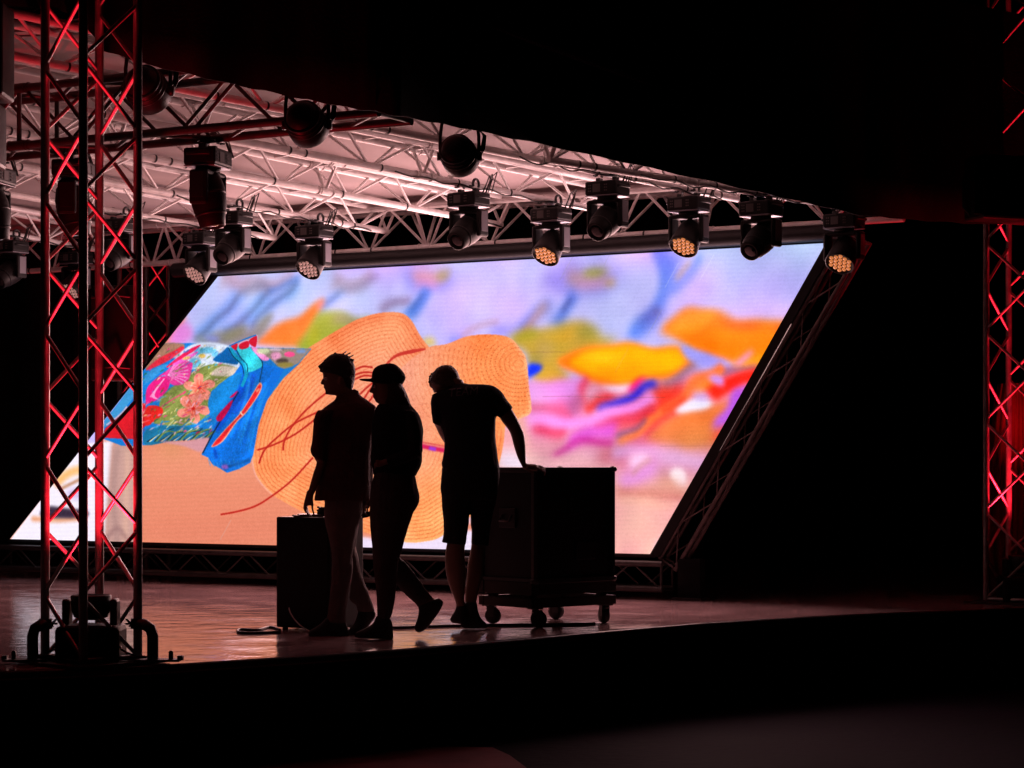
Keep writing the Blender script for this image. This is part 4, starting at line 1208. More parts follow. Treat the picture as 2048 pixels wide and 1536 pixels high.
# round lamps hung from the valance rail
def round_lamp(px, py, Y, r, label, first=[None]):
    p = W(px, py, Y)
    if first[0] is None:
        t = thing('round_lamp', label, 'stage light', p, 'round black lamps along the valance')
        mb = MB().lathe([(-.155, .02), (-.15, .055), (-.12, .085), (-.06, .112), (.0, .12), (.06, .118), (.075, .108), (.068, .098)], (0, 0, 0), (.25, 1, -.42), 28)
        hd = mb.build('head', 'black_plastic', t)
        MB().lathe([(.055, .10), (.066, .06), (.07, .001)], (0, 0, 0), (.25, 1, -.42), 24).build('lens', 'glass_dark', hd)
        mb = MB()
        for q in range(3):
            mb.lathe([(-.10 + q * .03, .100 + .006 * q), (-.097 + q * .03, .107 + .006 * q), (-.090 + q * .03, .108 + .005 * q)], (0, 0, 0), (.25, 1, -.42), 28)
        mb.build('cooling_fins', 'black_metal', hd)
        for s in (-1, 1):
            k = MB(); k.tube([(s * .122, 0, 0), (s * .122, 0, .12), (s * .105, 0, .26)], .011, 8); k.lathe([(0, .028), (.03, .028)], (s * .112, 0, 0), (s, 0, 0), 12); k.build('arm', 'black_metal', t)
        k = MB(); k.tube([(-.105, 0, .26), (.105, 0, .26)], .011, 8); k.box((0, 0, .29), (.05, .05, .07), None, .008); k.build('bracket', 'black_metal', t)
        for q in range(4):
            k = MB(); k.tube([(.085, .03, .03 - .03 * q), (.135 + .008 * q, .02, .05), (.15 + .006 * q, .0, .13), (.11 - .02 * q, .02, .22), (.03, .02, .27)], .0045, 6); k.build('cable', 'cable_black', t)
        first[0] = t; first.append(r)
    else:
        t = copy_tree(first[0]); t.location = p
        tag(t, label)
    s = r * Y / FPX / .12
    t.scale = (s, s, s)
    return t
round_lamp(614, 250, 11.88, 42, 'round black lamp at the middle of the valance edge, over the front truss')
round_lamp(919, 313, 12.42, 38, 'round black lamp farthest right along the valance edge')
round_lamp(296, 182, 12.40, 44, 'round black lamp half hidden behind the right chord of the left tower')

# ------------------------------------------------------------------ flight case on its dolly
YC = 14.40
near = W(1068, 1250, YC)
TH = R(40)
ux = Vector((math.cos(TH), math.sin(TH), 0)); uy = Vector((-math.sin(TH), math.cos(TH), 0))
L1, L2 = .725, .565
cc = Vector((near.x, near.y, 0)) + ux * L1 / 2 + uy * L2 / 2
rot = Matrix.Rotation(TH, 3, 'Z')
case = thing('flight_case', 'tall black flight case on a wheeled dolly, gripped by the leaning man', 'flight case', cc)
def cb(x, y, z, s, bev=0.0):
    return rot @ Vector((x, y, z)), s, rot, bev
Zb, Zt = .305, 1.045
hx, hy = L1 / 2, L2 / 2
MB().box(*cb(0, 0, (Zb + Zt) / 2, (L1 - .03, L2 - .03, Zt - Zb - .02), .004)).build('body', 'case_laminate', case)
for sx in (-1, 1):
    for sy in (-1, 1):
        MB().box(*cb(sx * (hx - .014), sy * (hy - .014), (Zb + Zt) / 2, (.030, .030, Zt - Zb), .004)).build('edge_strip', 'case_edge' if (sx, sy) == (-1, -1) else 'black_metal', case)
        for z in (Zb, Zt):
            MB().lathe([(-.02, .012), (-.012, .027), (.0, .031), (.012, .027), (.02, .012)], rot @ Vector((sx * (hx - .012), sy * (hy - .012), z)), (0, 0, 1), 14).build('ball_corner', 'case_edge', case)
for z in (Zb, Zt - .004):
    for sy in (-1, 1):
        MB().box(*cb(0, sy * (hy - .012), z, (L1 - .06, .028, .034), .004)).build('edge_strip', 'black_metal', case)
    for sx in (-1, 1):
        MB().box(*cb(sx * (hx - .012), 0, z, (.028, L2 - .06, .034), .004)).build('edge_strip', 'black_metal', case)
for sx in (-1,):
    mb = MB(); mb.box(*cb(sx * (hx - .010), 0, .72, (.012, .17, .13), .003)); mb.build('handle_dish', 'black_metal', case)
    mb = MB(); mb.tube([rot @ Vector((sx * hx + .0, -.05, .74)), rot @ Vector((sx * (hx + .02), -.05, .70)), rot @ Vector((sx * (hx + .02), .05, .70)), rot @ Vector((sx * hx, .05, .74))], .008, 8); mb.build('handle', 'case_edge', case)
mb = MB(); mb.box(*cb(0, -hy + .012, .80, (.09, .012, .11), .003)); mb.build('latch', 'black_metal', case)
mb = MB(); mb.box(*cb(.1, -hy + .012, .50, (.18, .012, .12), .003)); mb.build('handle_dish', 'black_metal', case)
# dolly: two wooden rails per side and a frame
for z, h in ((.256, .085), (.160, .062)):
    for sy in (-1, 1):
        MB().box(*cb(0, sy * (hy - .03), z, (L1 + .03, .05, h), .005)).build('dolly_rail', 'dolly_wood', case)
    for sx in (-1, 1):
        MB().box(*cb(sx * (hx - .015), 0, z, (.05, L2 - .115, h), .005)).build('dolly_rail', 'dolly_wood', case)
for sx in (-1, 1):
    for sy in (-1, 1):
        MB().box(*cb(sx * (hx - .045), sy * (hy - .09), .208, (.05, .05, .05))).build('dolly_post', 'dolly_wood', case)
        p = rot @ Vector((sx * (hx - .05), sy * (hy - .045), 0))
        a = {(-1, -1): .5, (1, -1): 1.9, (-1, 1): -.4, (1, 1): 2.5}[(sx, sy)]
        dr_ = Vector((math.cos(a), math.sin(a), 0)); ax = Vector((-dr_.y, dr_.x, 0))
        mb = MB(); mb.box((p.x, p.y, .126), (.075, .075, .012), rot); mb.lathe([(0, .026), (.02, .022)], (p.x, p.y, .10), (0, 0, 1), 12)
        for s in (-1, 1):
            mb.box(p + dr_ * .015 + ax * .026 * s + Vector((0, 0, .082)), (.05, .005, .07), Matrix.Rotation(a, 3, 'Z'))
        cs = mb.build('caster', 'black_metal', case)
        MB().lathe([(-.028, .028), (-.025, .050), (-.012, .055), (.012, .055), (.025, .050), (.028, .028)], p + dr_ * .025 + Vector((0, 0, .055)), ax, 20).build('wheel', 'rubber', cs)

# ------------------------------------------------------------------ upright black box the first man leans on
pa = on_z(552, 1258, 0); pb_ = on_z(662, 1263, 0)
bxw = (pb_ - pa).length
yaw = math.atan2(pb_.y - pa.y, pb_.x - pa.x)
rb_ = Matrix.Rotation(yaw, 3, 'Z')
bc = (pa + pb_) / 2 + rb_ @ Vector((0, .19, 0))
spk = thing('floor_speaker', 'upright black speaker box standing left of the first man', 'speaker', bc)
HB = .735
MB().box((0, 0, HB / 2 + .006), (bxw, .38, HB - .012), rb_, .010).build('cabinet', 'black_plastic', spk)
MB().box(rb_ @ Vector((0, -.196, HB / 2)), (bxw - .04, .012, HB - .07), rb_, .004).build('grille', 'fixture_skin', spk)
for sx in (-1, 1):
    for sy in (-1, 1):
        MB().lathe([(0, .02), (.014, .018)], rb_ @ Vector((sx * (bxw / 2 - .04), sy * .14, 0)), (0, 0, 1), 12).build('foot', 'rubber', spk)
mb = MB(); mb.box(rb_ @ Vector((bxw / 2 + .002, 0, .5)), (.006, .14, .10), rb_, .002); mb.build('handle_dish', 'black_metal', spk)
# things lying on it
q = rb_ @ Vector((-.035, -.08, 0)) + bc
nb = thing('notebook', 'thin pale folder sticking out on top of the black speaker', 'folder', (q.x, q.y, HB + .001))
MB().box((0, 0, .006), (.20, .15, .009), Matrix.Rotation(R(12), 3, 'Z')).build('cover', 'label_grey', nb)
MB().box((.02, 0, .014), (.17, .13, .006), Matrix.Rotation(R(12), 3, 'Z')).build('pages', 'glint_page_grey', nb)
q = rb_ @ Vector((.075, -.03, 0)) + bc
cl = thing('cable_coil', 'bundle of black cable lying on the speaker beside the man\'s hand', 'cable', (q.x, q.y, HB + .001))
random.seed(5)
for k in range(6):
    r0 = .052 + .006 * random.random()
    pts = [(r0 * math.cos(a) + .01 * random.uniform(-1, 1), r0 * .8 * math.sin(a), .010 + k * .0095 + .004 * math.sin(3 * a + k)) for a in np.linspace(0, 2 * math.pi, 16)[:-1]]
    MB().tube(pts, .0075, 6, closed=True).build('loop', 'cable_black', cl)

# cables on the deck
def cable(name, pts, r, m, label, z=None):
    c = []
    for p in pts:
        if len(p) == 4:
            c.append(W(p[0], p[1], p[3])); continue
        v = on_z(p[0], p[1], p[2] if len(p) > 2 else 0.0)
        c.append(Vector((v.x, v.y, (p[2] if len(p) > 2 else 0.0) + r)))
    cu = Art.smooth([tuple(p) for p in c], closed=False, n=6)
    o = Vector(cu[0]); mb = MB().tube([Vector(p) - o for p in cu], r, 8)
    ob = mb.build(name, m); ob.location = o
    return tag(ob, label, 'cable')
cable('cable', [(578, 1216, 0, 14.12), (581, 1226, 0, 14.08), (590, 1240, 0, 14.05), (602, 1252, 0, 14.02), (616, 1261, 0, 14.0), (622, 1263, 0, 13.98)], .0048, 'cable_white', 'thin white cable curving over the floor at the first man\'s shoe')
cable('cable', [(560, 1262), (540, 1256), (515, 1262), (480, 1261), (478, 1267), (510, 1268), (560, 1266)], .008, 'cable_black', 'black cable looping on the deck left of the speaker box')
cable('cable', [(700, 1257), (790, 1258), (880, 1255), (1000, 1253), (1120, 1252), (1190, 1250)], .010, 'cable_black', 'long black cable running across the deck behind the people')

# tiny trees far beyond the right wing, lit weakly from below
def tree(name, x, y, h, spread, n, seed, label):
    rnd = random.Random(seed)
    t = thing(name, label, 'tree', (x, y, GZ), 'dark trees beyond the right wing')
    mb = MB(); mb.tube([(0, 0, 0), (.05, .02, h * .3), (-.03, .05, h * .6), (.02, 0, h * .92)], [.13, .10, .07, .02], 10)
    for k in range(9):
        a = rnd.uniform(0, 6.28); z = h * rnd.uniform(.3, .8); l = spread * rnd.uniform(.5, .95)
        mb.tube([(0, 0, z), (math.cos(a) * l * .5, math.sin(a) * l * .5, z + .25), (math.cos(a) * l, math.sin(a) * l, z + .35)], [.04, .025, .008], 6)
    mb.build('trunk', 'bark', t)
    vs, fs = [], []
    cl = [(rnd.gauss(0, .45) * spread, rnd.gauss(0, .45) * spread, h * rnd.uniform(.28, 1.02), rnd.uniform(.18, .42) * spread) for _ in range(26)]
    for k in range(n):
        c = rnd.choice(cl)
        p = Vector((c[0] + rnd.gauss(0, c[3] * .5), c[1] + rnd.gauss(0, c[3] * .5), max(.3, c[2] + rnd.gauss(0, c[3] * .5))))
        u = Vector((rnd.gauss(0, 1), rnd.gauss(0, 1), rnd.gauss(0, .7))).normalized(); v = u.orthogonal().normalized()
        L = rnd.uniform(.03, .065)
        o = len(vs)
        vs += [p - u * L, p + v * L * .4, p + u * L, p - v * L * .4]; fs.append((o, o + 1, o + 2, o + 3))
    MB().add(vs, fs).build('crown', 'leaf', t)
tree('tree', 3.05, 24.3, 3.1, 1.0, 5200, 3, 'small dark leafy tree just right of the slanted truss')
tree('tree', 4.25, 25.6, 3.5, 1.0, 5200, 8, 'taller dark leafy tree left of the right red tower')
gl = thing('garden_lamp', 'small warm ground lamp under the dark trees beyond the right wing', 'lamp', (3.55, 23.4, GZ + .004))
MB().lathe([(0, .07), (.02, .07), (.03, .05), (.10, .055)], (0, 0, 0), (0, 0, 1), 16).build('housing', 'black_metal', gl)
MB().lathe([(0, .045), (.004, .045)], (0, 0, .10), (0, 0, 1), 16).build('lens', 'garden_lamp', gl)
ld = bpy.data.lights.new('garden_lamp_light', 'SPOT'); ld.energy = 9; ld.color = (1, .88, .55); ld.spot_size = R(70); ld.spot_blend = .8; ld.shadow_soft_size = .05
lo = bpy.data.objects.new('garden_lamp_light', ld); col.objects.link(lo); lo.parent = gl; lo.location = (0, 0, .12); lo.rotation_euler = (R(180 - 22), 0, 0)

# ------------------------------------------------------------------ people: closed lofts fused into one continuous skin per piece
WS = bpy.data.scenes.new('workshop')     # scratch scene for fusing, removed below
class Fig:
    def __init__(self, Y):
        self.Y = Y
    def lofts(self, parts, n=20):
        mb = MB()
        for mp, rings in parts:
            pr = []
            for g in rings:
                xl, yl, xr, yr, d = g[:5]
                dy = g[5] if len(g) > 5 else 0.0
                (ax, ay), (bx, by) = mp(xl, yl), mp(xr, yr)
                Y = self.Y + dy
                a, b = W(ax, ay, Y), W(bx, by, Y)
                pr.append(((a + b) / 2, (b - a) / 2, Vector((0, d, 0))))
            # denser rings by smooth interpolation
            c = Art.smooth([tuple(p[0]) for p in pr], closed=False, n=3); e = Art.smooth([tuple(p[1]) for p in pr], closed=False, n=3); f = Art.smooth([tuple(p[2]) for p in pr], closed=False, n=3)
            vs, fs = [], []
            for ci, ei, fi in zip(c, e, f):
                for k in range(n):
                    t = 2 * math.pi * k / n
                    vs.append(Vector(ci) + Vector(ei) * math.cos(t) + Vector(fi) * math.sin(t))
            N = len(c)
            for i in range(N - 1):
                for k in range(n):
                    fs.append((i * n + k, i * n + (k + 1) % n, (i + 1) * n + (k + 1) % n, (i + 1) * n + k))
            fs.append(tuple(range(n))[::-1]); fs.append(tuple(range((N - 1) * n, N * n)))
            # consistent outward winding
            bm = bmesh.new()
            bv = [bm.verts.new(v) for v in vs]
            for q in fs:
                bm.faces.new([bv[i] for i in q])
            bmesh.ops.recalc_face_normals(bm, faces=bm.faces[:])
            bm.verts.index_update()
            mb.add([v.co.copy() for v in bm.verts], [[v.index for v in q.verts] for q in bm.faces], True)
            bm.free()
        return mb
    def fuse(self, name, parts, m, parent, vox=.006, smooth=3, n=20, noise=0.0, ns=30.0):
        mb = self.lofts(parts, n)
        off = parent_loc(parent)
        shift(mb, -off)
        me = mb.mesh(name, m)
        tmp = bpy.data.objects.new('tmp', me); WS.collection.objects.link(tmp)
        rm = tmp.modifiers.new('r', 'REMESH'); rm.mode = 'VOXEL'; rm.voxel_size = vox; rm.use_smooth_shade = True
        if smooth:
            sm = tmp.modifiers.new('s', 'SMOOTH'); sm.factor = .5; sm.iterations = smooth
        vl = WS.view_layers[0]; vl.update()
        res = bpy.data.meshes.new_from_object(tmp.evaluated_get(vl.depsgraph))
        bpy.data.objects.remove(tmp)
        if noise:
            nv = len(res.vertices)
            co = np.empty(nv * 3, np.float32); nr = np.empty(nv * 3, np.float32)
            res.vertices.foreach_get('co', co); res.vertex_normals.foreach_get('vector', nr)
            co = co.reshape(-1, 3); nr = nr.reshape(-1, 3)
            k = np.array([mnoise.noise(Vector(c) * ns) + .5 * mnoise.noise(Vector(c) * (ns * 2.3)) for c in co], np.float32)
            co += nr * (k * noise)[:, None]
            res.vertices.foreach_set('co', co.ravel()); res.update()
        res.name = name
        res.materials.clear(); res.materials.append(MATS[m])
        res.polygons.foreach_set('use_smooth', [True] * len(res.polygons))
        return link(name, res, parent)

def parent_loc(o):
    p = Vector((0, 0, 0))
    while o is not None:
        p += o.location
        o = o.parent
    return p

def MAP(ox, oy, k):
    return lambda x, y: (ox + k * x, oy + k * y)
mA, mB_, mC, mD = MAP(560, 690, .1953125), MAP(580, 980, .2083333), MAP(830, 710, .1822917), MAP(840, 970, .2083333)

def finger(mp, pts, r, d=.008, dy=0.0):
    """chain of small rings along pts"""
    out = []
    for i, (x, y) in enumerate(pts):
        a = pts[max(i - 1, 0)]; b = pts[min(i + 1, len(pts) - 1)]
        tx, ty = b[0] - a[0], b[1] - a[1]; L = math.hypot(tx, ty) or 1
        rr = r * (1 - .3 * i / (len(pts) - 1))
        out.append((x - ty / L * rr, y + tx / L * rr, x + ty / L * rr, y - tx / L * rr, d * (1 - .25 * i / (len(pts) - 1)), dy))
    return (mp, out)
def ball(mp, x, y, rx, ry, d, dy=0.0):
    out = []
    for f in (-.97, -.8, -.5, 0, .5, .8, .97):
        w = math.sqrt(1 - f * f)
        out.append((x - rx * w, y + ry * f, x + rx * w, y + ry * f, max(.002, d * w), dy))
    return (mp, out)

# ---------------- first man: profile to the left, one hand on the speaker box
Ym = 13.78
F = Fig(Ym)
b = W(690, 1271, Ym)
man = thing('person', 'man with short tousled hair in a dark jacket, hand resting on the speaker box', 'person', (b.x, b.y, 0))
body = [(mA, [(540, 105, 660, 100, .05), (480, 150, 715, 150, .068), (447, 210, 745, 210, .076), (436, 270, 752, 270, .078), (440, 310, 752, 310, .078), (442, 340, 750, 340, .076), (447, 372, 746, 372, .073), (450, 405, 740, 405, .070),
              (453, 425, 738, 430, .064), (458, 448, 738, 452, .060), (466, 480, 740, 474, .055), (482, 506, 742, 494, .046), (556, 516, 746, 508, .046)]),
        (mA, [(448, 335, 448, 408, .018), (432, 352, 431, 406, .015), (421, 374, 422, 402, .012), (414, 385, 416, 398, .007)]),
        (mA, [(470, 412, 470, 452, .022), (453, 418, 452, 445, .018), (446, 421, 447, 430, .010)]),
        (mA, [(500, 470, 500, 505, .03), (470, 478, 472, 508, .022), (464, 486, 466, 503, .012)]),
        ball(mA, 618, 365, 26, 42, .016, -.076), ball(mA, 618, 365, 22, 40, .014, .076),
        (mA, [(580, 470, 742, 430, .056), (578, 530, 752, 480, .056), (560, 590, 800, 545, .07), (520, 650, 880, 620, .10), (420, 760, 930, 720, .105), (420, 900, 930, 900, .105), (420, 1100, 900, 1100, .10), (410, 1300, 900, 1300, .10), (400, 1440, 900, 1440, .10)]),
        (mB_, [(360, -160, 680, -160, .10), (370, 60, 660, 40, .10), (370, 220, 650, 240, .09), (385, 330, 620, 330, .08), (400, 540, 600, 520, .07), (415, 640, 590, 640, .06), (415, 760, 590, 760, .058), (400, 980, 550, 980, .045), (390, 1180, 510, 1190, .042), (360, 1270, 520, 1270, .042), (250, 1340, 540, 1350, .040), (210, 1385, 540, 1390, .035)]),
        (mB_, [(440, 260, 640, 280, .085, .10), (500, 450, 625, 450, .075, .13), (560, 600, 640, 600, .06, .16), (600, 740, 655, 740, .05, .17), (630, 900, 710, 890, .045, .18), (650, 1020, 760, 1010, .042, .18), (670, 1140, 790, 1140, .040, .18), (650, 1240, 780, 1250, .038, .17), (600, 1320, 700, 1350, .034, .15)]),
        # arm towards the box
        (mA, [(410, 740, 510, 730, .05, -.08), (365, 820, 465, 830, .05, -.10), (335, 950, 450, 960, .05, -.13), (325, 1060, 440, 1070, .046, -.13), (352, 1160, 455, 1175, .042, -.12), (375, 1205, 458, 1215, .038, -.11), (345, 1300, 430, 1312, .036, -.10), (302, 1450, 378, 1464, .029, -.09), (276, 1540, 336, 1552, .024, -.08)]),
        (mB_, [(163, 5, 226, 20, .022, -.08), (150, 60, 224, 66, .026, -.08), (136, 110, 218, 112, .024, -.08), (130, 150, 200, 150, .018, -.08)]),
        finger(mB_, [(142, 140), (140, 180), (155, 212), (185, 236), (200, 250)], 13, .009, -.075), finger(mB_, [(155, 140), (158, 190), (172, 222), (205, 252)], 12, .009, -.055), finger(mB_, [(150, 140), (148, 185), (166, 226), (190, 256)], 11, .008, -.095), finger(mB_, [(160, 140), (166, 186), (184, 228), (212, 254)], 10, .008, -.038),
        finger(mB_, [(205, 80), (216, 130), (214, 180), (226, 215), (232, 245)], 12, .009, -.09),
        # the other arm, hand holding a phone
        (mA, [(800, 720, 930, 700, .05, .08), (830, 900, 930, 900, .045, .09), (850, 1100, 940, 1100, .042, .10), (860, 1300, 935, 1310, .036, .09), (880, 1450, 940, 1460, .030, .08), (880, 1560, 935, 1560, .026, .07)]),
        (mB_, [(690, 20, 760, 20, .024, .07), (690, 80, 762, 90, .030, .07), (695, 150, 752, 150, .026, .07)]),
        finger(mB_, [(705, 140), (700, 180), (705, 215), (735, 236)], 13, .008, .05), finger(mB_, [(725, 140), (722, 190), (735, 225), (757, 238)], 12, .008, .07), finger(mB_, [(740, 140), (742, 180), (748, 220), (765, 232)], 11, .008, .09), finger(mB_, [(715, 140), (711, 190), (722, 226), (748, 244)], 11, .008, .06), finger(mB_, [(752, 90), (764, 130), (752, 180)], 12, .008, .05)]
F.fuse('body', body, 'skin', man, .005, 2)
hair = [(mA, [(560, 84, 640, 92, .03), (510, 105, 700, 112, .06), (462, 145, 735, 150, .078), (428, 180, 758, 190, .084), (402, 215, 768, 230, .086), (408, 250, 775, 275, .086), (430, 282, 770, 310, .084), (600, 330, 766, 350, .080), (640, 385, 757, 390, .072), (670, 425, 748, 430, .06), (690, 448, 744, 450, .045)])]
for x, y, dx, dy, r_ in ((440, 205, -44, 24, 22), (435, 235, -20, 40, 18), (580, 95, -16, -18, 9), (660, 108, 66, -30, 6), (700, 126, 56, -24, 6), (640, 96, 40, -34, 5), (720, 150, 40, 10, 14)):
    hair.append(finger(mA, [(x, y), (x + dx * .5, y + dy * .4), (x + dx, y + dy)], r_, .03, 0.0))
F.fuse('hair', hair, 'hair_dark', man, .0042, 1, noise=.0022, ns=70)
jacket = [(mA, [(572, 524, 768, 452, .072), (560, 556, 800, 490, .082), (512, 598, 850, 532, .10), (425, 665, 935, 590, .125), (343, 755, 985, 640, .135), (348, 810, 975, 730, .14), (362, 880, 960, 860, .14), (368, 960, 945, 960, .14), (372, 1040, 935, 1050, .138), (384, 1170, 925, 1170, .138), (384, 1300, 925, 1300, .138), (372, 1440, 930, 1440, .138), (352, 1583, 932, 1578, .14), (352, 1592, 930, 1590, .13)]),
          (mA, [(780, 462, 808, 470, .04), (790, 500, 818, 520, .05), (800, 520, 850, 545, .05)]),
          (mA, [(390, 670, 560, 665, .085, -.075), (362, 715, 540, 710, .085, -.10), (345, 800, 490, 810, .08, -.115), (338, 920, 470, 930, .074, -.125), (322, 1020, 460, 1030, .068, -.125), (308, 1070, 465, 1080, .066, -.12), (318, 1115, 470, 1130, .062, -.12), (342, 1150, 475, 1170, .056, -.12), (378, 1182, 475, 1192, .05, -.115)]),
          (mA, [(800, 680, 975, 660, .07, .06), (830, 900, 950, 900, .065, .08), (845, 1100, 940, 1100, .06, .09), (860, 1300, 955, 1300, .05, .09), (868, 1460, 950, 1460, .045, .085)])]
F.fuse('jacket', jacket, 'jacket', man, .007, 3, noise=.004, ns=11)
tr = [(mB_, [(338, 20, 712, 10, .135), (332, 100, 705, 90, .135), (326, 180, 698, 180, .13), (326, 250, 690, 255, .122), (342, 330, 662, 330, .11), (362, 420, 634, 425, .10), (385, 540, 616, 520, .09), (400, 640, 601, 640, .08), (402, 740, 606, 755, .078), (396, 860, 587, 870, .075), (385, 980, 567, 980, .070), (374, 1080, 547, 1100, .068), (366, 1160, 534, 1175, .066), (350, 1235, 532, 1235, .064), (338, 1268, 540, 1275, .062)]),
      (mB_, [(430, 230, 672, 250, .11, .08), (490, 430, 645, 430, .095, .12), (540, 560, 632, 560, .085, .15), (560, 640, 652, 640, .075, .17), (575, 720, 666, 720, .07, .18), (582, 860, 704, 850, .068, .18), (578, 960, 756, 985, .066, .18), (572, 1050, 776, 1040, .064, .18), (640, 1110, 800, 1110, .062, .18), (650, 1165, 818, 1165, .060, .18)])]
F.fuse('trousers', tr, 'trousers_grey', man, .007, 3, noise=.0045, ns=14)
for rings in ([(345, 1225, 528, 1225, .050), (300, 1275, 540, 1285, .052), (232, 1322, 556, 1325, .052), (182, 1355, 566, 1372, .052), (174, 1392, 568, 1394, .05), (178, 1410, 562, 1410, .046)],
              [(655, 1150, 815, 1160, .046, .18), (640, 1220, 822, 1215, .048, .18), (610, 1290, 770, 1290, .048, .17), (566, 1335, 730, 1350, .047, .16), (556, 1372, 700, 1380, .044, .15), (560, 1388, 690, 1390, .04, .15)]):
    F.fuse('shoe', [(mB_, rings)], 'shoe_dark', man, .006, 2)
ey = W(*mA(470, 345), Ym - .05) - man.location
MB().lathe([(-.011, .003), (-.007, .009), (0, .0115), (.007, .009), (.011, .003)], ey, (0, 0, 1), 12).build('eye', 'eye_white', man)
ph = W(*mB_(738, 236), Ym + .07)
t = thing('phone', 'dark phone in the lowered hand of the first man', 'phone', ph)
MB().box((0, 0, 0), (.070, .012, .034), Matrix.Rotation(R(-14), 3, 'Y'), .004).build('case', 'black_plastic', t)
MB().box((.001, -.0075, .001), (.060, .002, .026), Matrix.Rotation(R(-14), 3, 'Y')).build('screen', 'glass_dark', t)

# ---------------- woman in a cap, stepping to the left behind him
Yw = 13.50
F = Fig(Yw)
b = W(750, 1279, Yw)
wom = thing('person', 'woman in a baseball cap with long hair, stepping forward behind the first man', 'person', (b.x, b.y, 0))
body = [(mA, [(1020, 225, 1200, 225, .06), (965, 270, 1240, 270, .070), (948, 330, 1245, 330, .074), (944, 370, 1240, 370, .073), (944, 410, 1235, 410, .071), (946, 450, 1230, 450, .068), (950, 490, 1222, 490, .064), (957, 520, 1215, 520, .060), (966, 552, 1205, 550, .054), (982, 585, 1190, 575, .046), (1010, 600, 1180, 600, .045)]),
        (mA, [(948, 400, 948, 492, .016), (934, 430, 934, 492, .014), (923, 455, 925, 491, .012), (914, 470, 916, 485, .007)]),
        (mA, [(975, 505, 975, 552, .02), (957, 512, 958, 545, .016), (950, 520, 953, 534, .01)]),
        (mA, [(1010, 560, 1190, 540, .050), (1015, 620, 1190, 600, .05), (1000, 670, 1250, 650, .075), (1000, 740, 1360, 740, .095), (1010, 860, 1390, 860, .10), (1010, 1000, 1380, 1000, .095), (1010, 1150, 1370, 1150, .09), (1000, 1300, 1360, 1300, .09)]),
        (mB_, [(840, -250, 1170, -250, .09), (830, -90, 1170, -90, .10), (810, 20, 1190, 20, .115), (810, 120, 1190, 120, .11), (805, 240, 1130, 240, .095), (815, 460, 1070, 450, .075), (830, 680, 1015, 660, .06), (850, 870, 1000, 870, .055), (855, 1080, 985, 1080, .042), (855, 1200, 960, 1200, .04), (820, 1300, 970, 1300, .038), (680, 1385, 975, 1400, .034)]),
        (mB_, [(1000, 200, 1150, 180, .095, .10), (1005, 420, 1080, 400, .08, .14), (985, 600, 1050, 600, .06, .16), (985, 740, 1062, 680, .055, .17), (1015, 860, 1130, 750, .052, .18), (1095, 965, 1195, 830, .048, .19), (1165, 1035, 1265, 920, .042, .20), (1225, 1095, 1335, 1010, .036, .20), (1255, 1160, 1430, 1080, .034, .20), (1240, 1230, 1390, 1200, .032, .20), (1220, 1310, 1320, 1300, .028, .20)]),
        (mA, [(1300, 720, 1400, 720, .045, -.08), (1325, 850, 1430, 850, .042, -.10), (1330, 1000, 1425, 1000, .040, -.11), (1300, 1095, 1400, 1120, .038, -.12), (1200, 1120, 1230, 1205, .036, -.13), (1080, 1165, 1105, 1225, .028, -.13), (1040, 1180, 1060, 1230, .026, -.13)]),
        (mA, [(1050, 1178, 1060, 1235, .026, -.13), (1010, 1185, 1015, 1250, .030, -.13), (985, 1195, 990, 1250, .026, -.13)])] + \
       [finger(mA, [(992, 1200 + 14 * k), (970, 1215 + 14 * k), (966, 1240 + 12 * k)], 9, .008, -.13 + .016 * k) for k in range(4)] + [finger(mA, [(1020, 1190), (990, 1180), (975, 1190)], 9, .008, -.15)]
F.fuse('body', body, 'skin', wom, .006, 2)
hair = [(mA, [(1040, 360, 1250, 380, .080), (1060, 420, 1258, 420, .082), (1064, 480, 1292, 480, .08), (1060, 540, 1316, 545, .078), (1050, 600, 1336, 600, .074), (1040, 650, 1330, 640, .06), (1060, 690, 1300, 670, .04)])]
for k in range(9):
    x = 1240 + 12 * k
    hair.append(finger(mA, [(x - 26, 560), (x - 8, 596), (x + 4, 616 + (k * 37 % 18))], 9, .012, -.03 + .012 * (k * 5 % 7)))
F.fuse('hair', hair, 'hair_brown', wom, .005, 1, noise=.002, ns=60)
cap = [(mA, [(1090, 190, 1160, 190, .03), (1025, 203, 1192, 205, .058), (975, 230, 1228, 236, .080), (950, 265, 1262, 275, .088), (941, 300, 1280, 305, .090), (938, 330, 1287, 335, .090), (938, 362, 1278, 365, .089), (940, 384, 1262, 392, .087), (985, 396, 1252, 408, .084)]),
       (mA, [(1010, 342, 1010, 380, .082), (945, 343, 945, 379, .078), (890, 344, 890, 374, .070), (845, 345, 845, 368, .054), (822, 347, 822, 362, .034), (814, 350, 814, 359, .018)]),
       ball(mA, 1124, 190, 12, 7, .007)]
F.fuse('cap', cap, 'cap_cloth', wom, .0045, 1)
top = [(mA, [(1000, 610, 1340, 610, .078), (985, 645, 1356, 632, .105), (962, 705, 1412, 695, .125), (944, 780, 1450, 780, .13), (938, 860, 1464, 860, .132), (934, 940, 1462, 950, .13), (930, 1050, 1456, 1050, .128), (928, 1150, 1455, 1150, .126), (934, 1230, 1444, 1240, .124), (955, 1290, 1406, 1308, .12), (954, 1330, 1398, 1340, .116)]),
       (mA, [(1250, 655, 1410, 685, .08, -.06), (1280, 740, 1440, 750, .08, -.085), (1300, 850, 1462, 855, .074, -.105), (1310, 1000, 1456, 1000, .068, -.115), (1290, 1075, 1440, 1130, .062, -.12), (1200, 1105, 1240, 1225, .05, -.12), (1085, 1155, 1110, 1240, .042, -.12)])]
F.fuse('sweater', top, 'top_black', wom, .007, 3, noise=.004, ns=12)
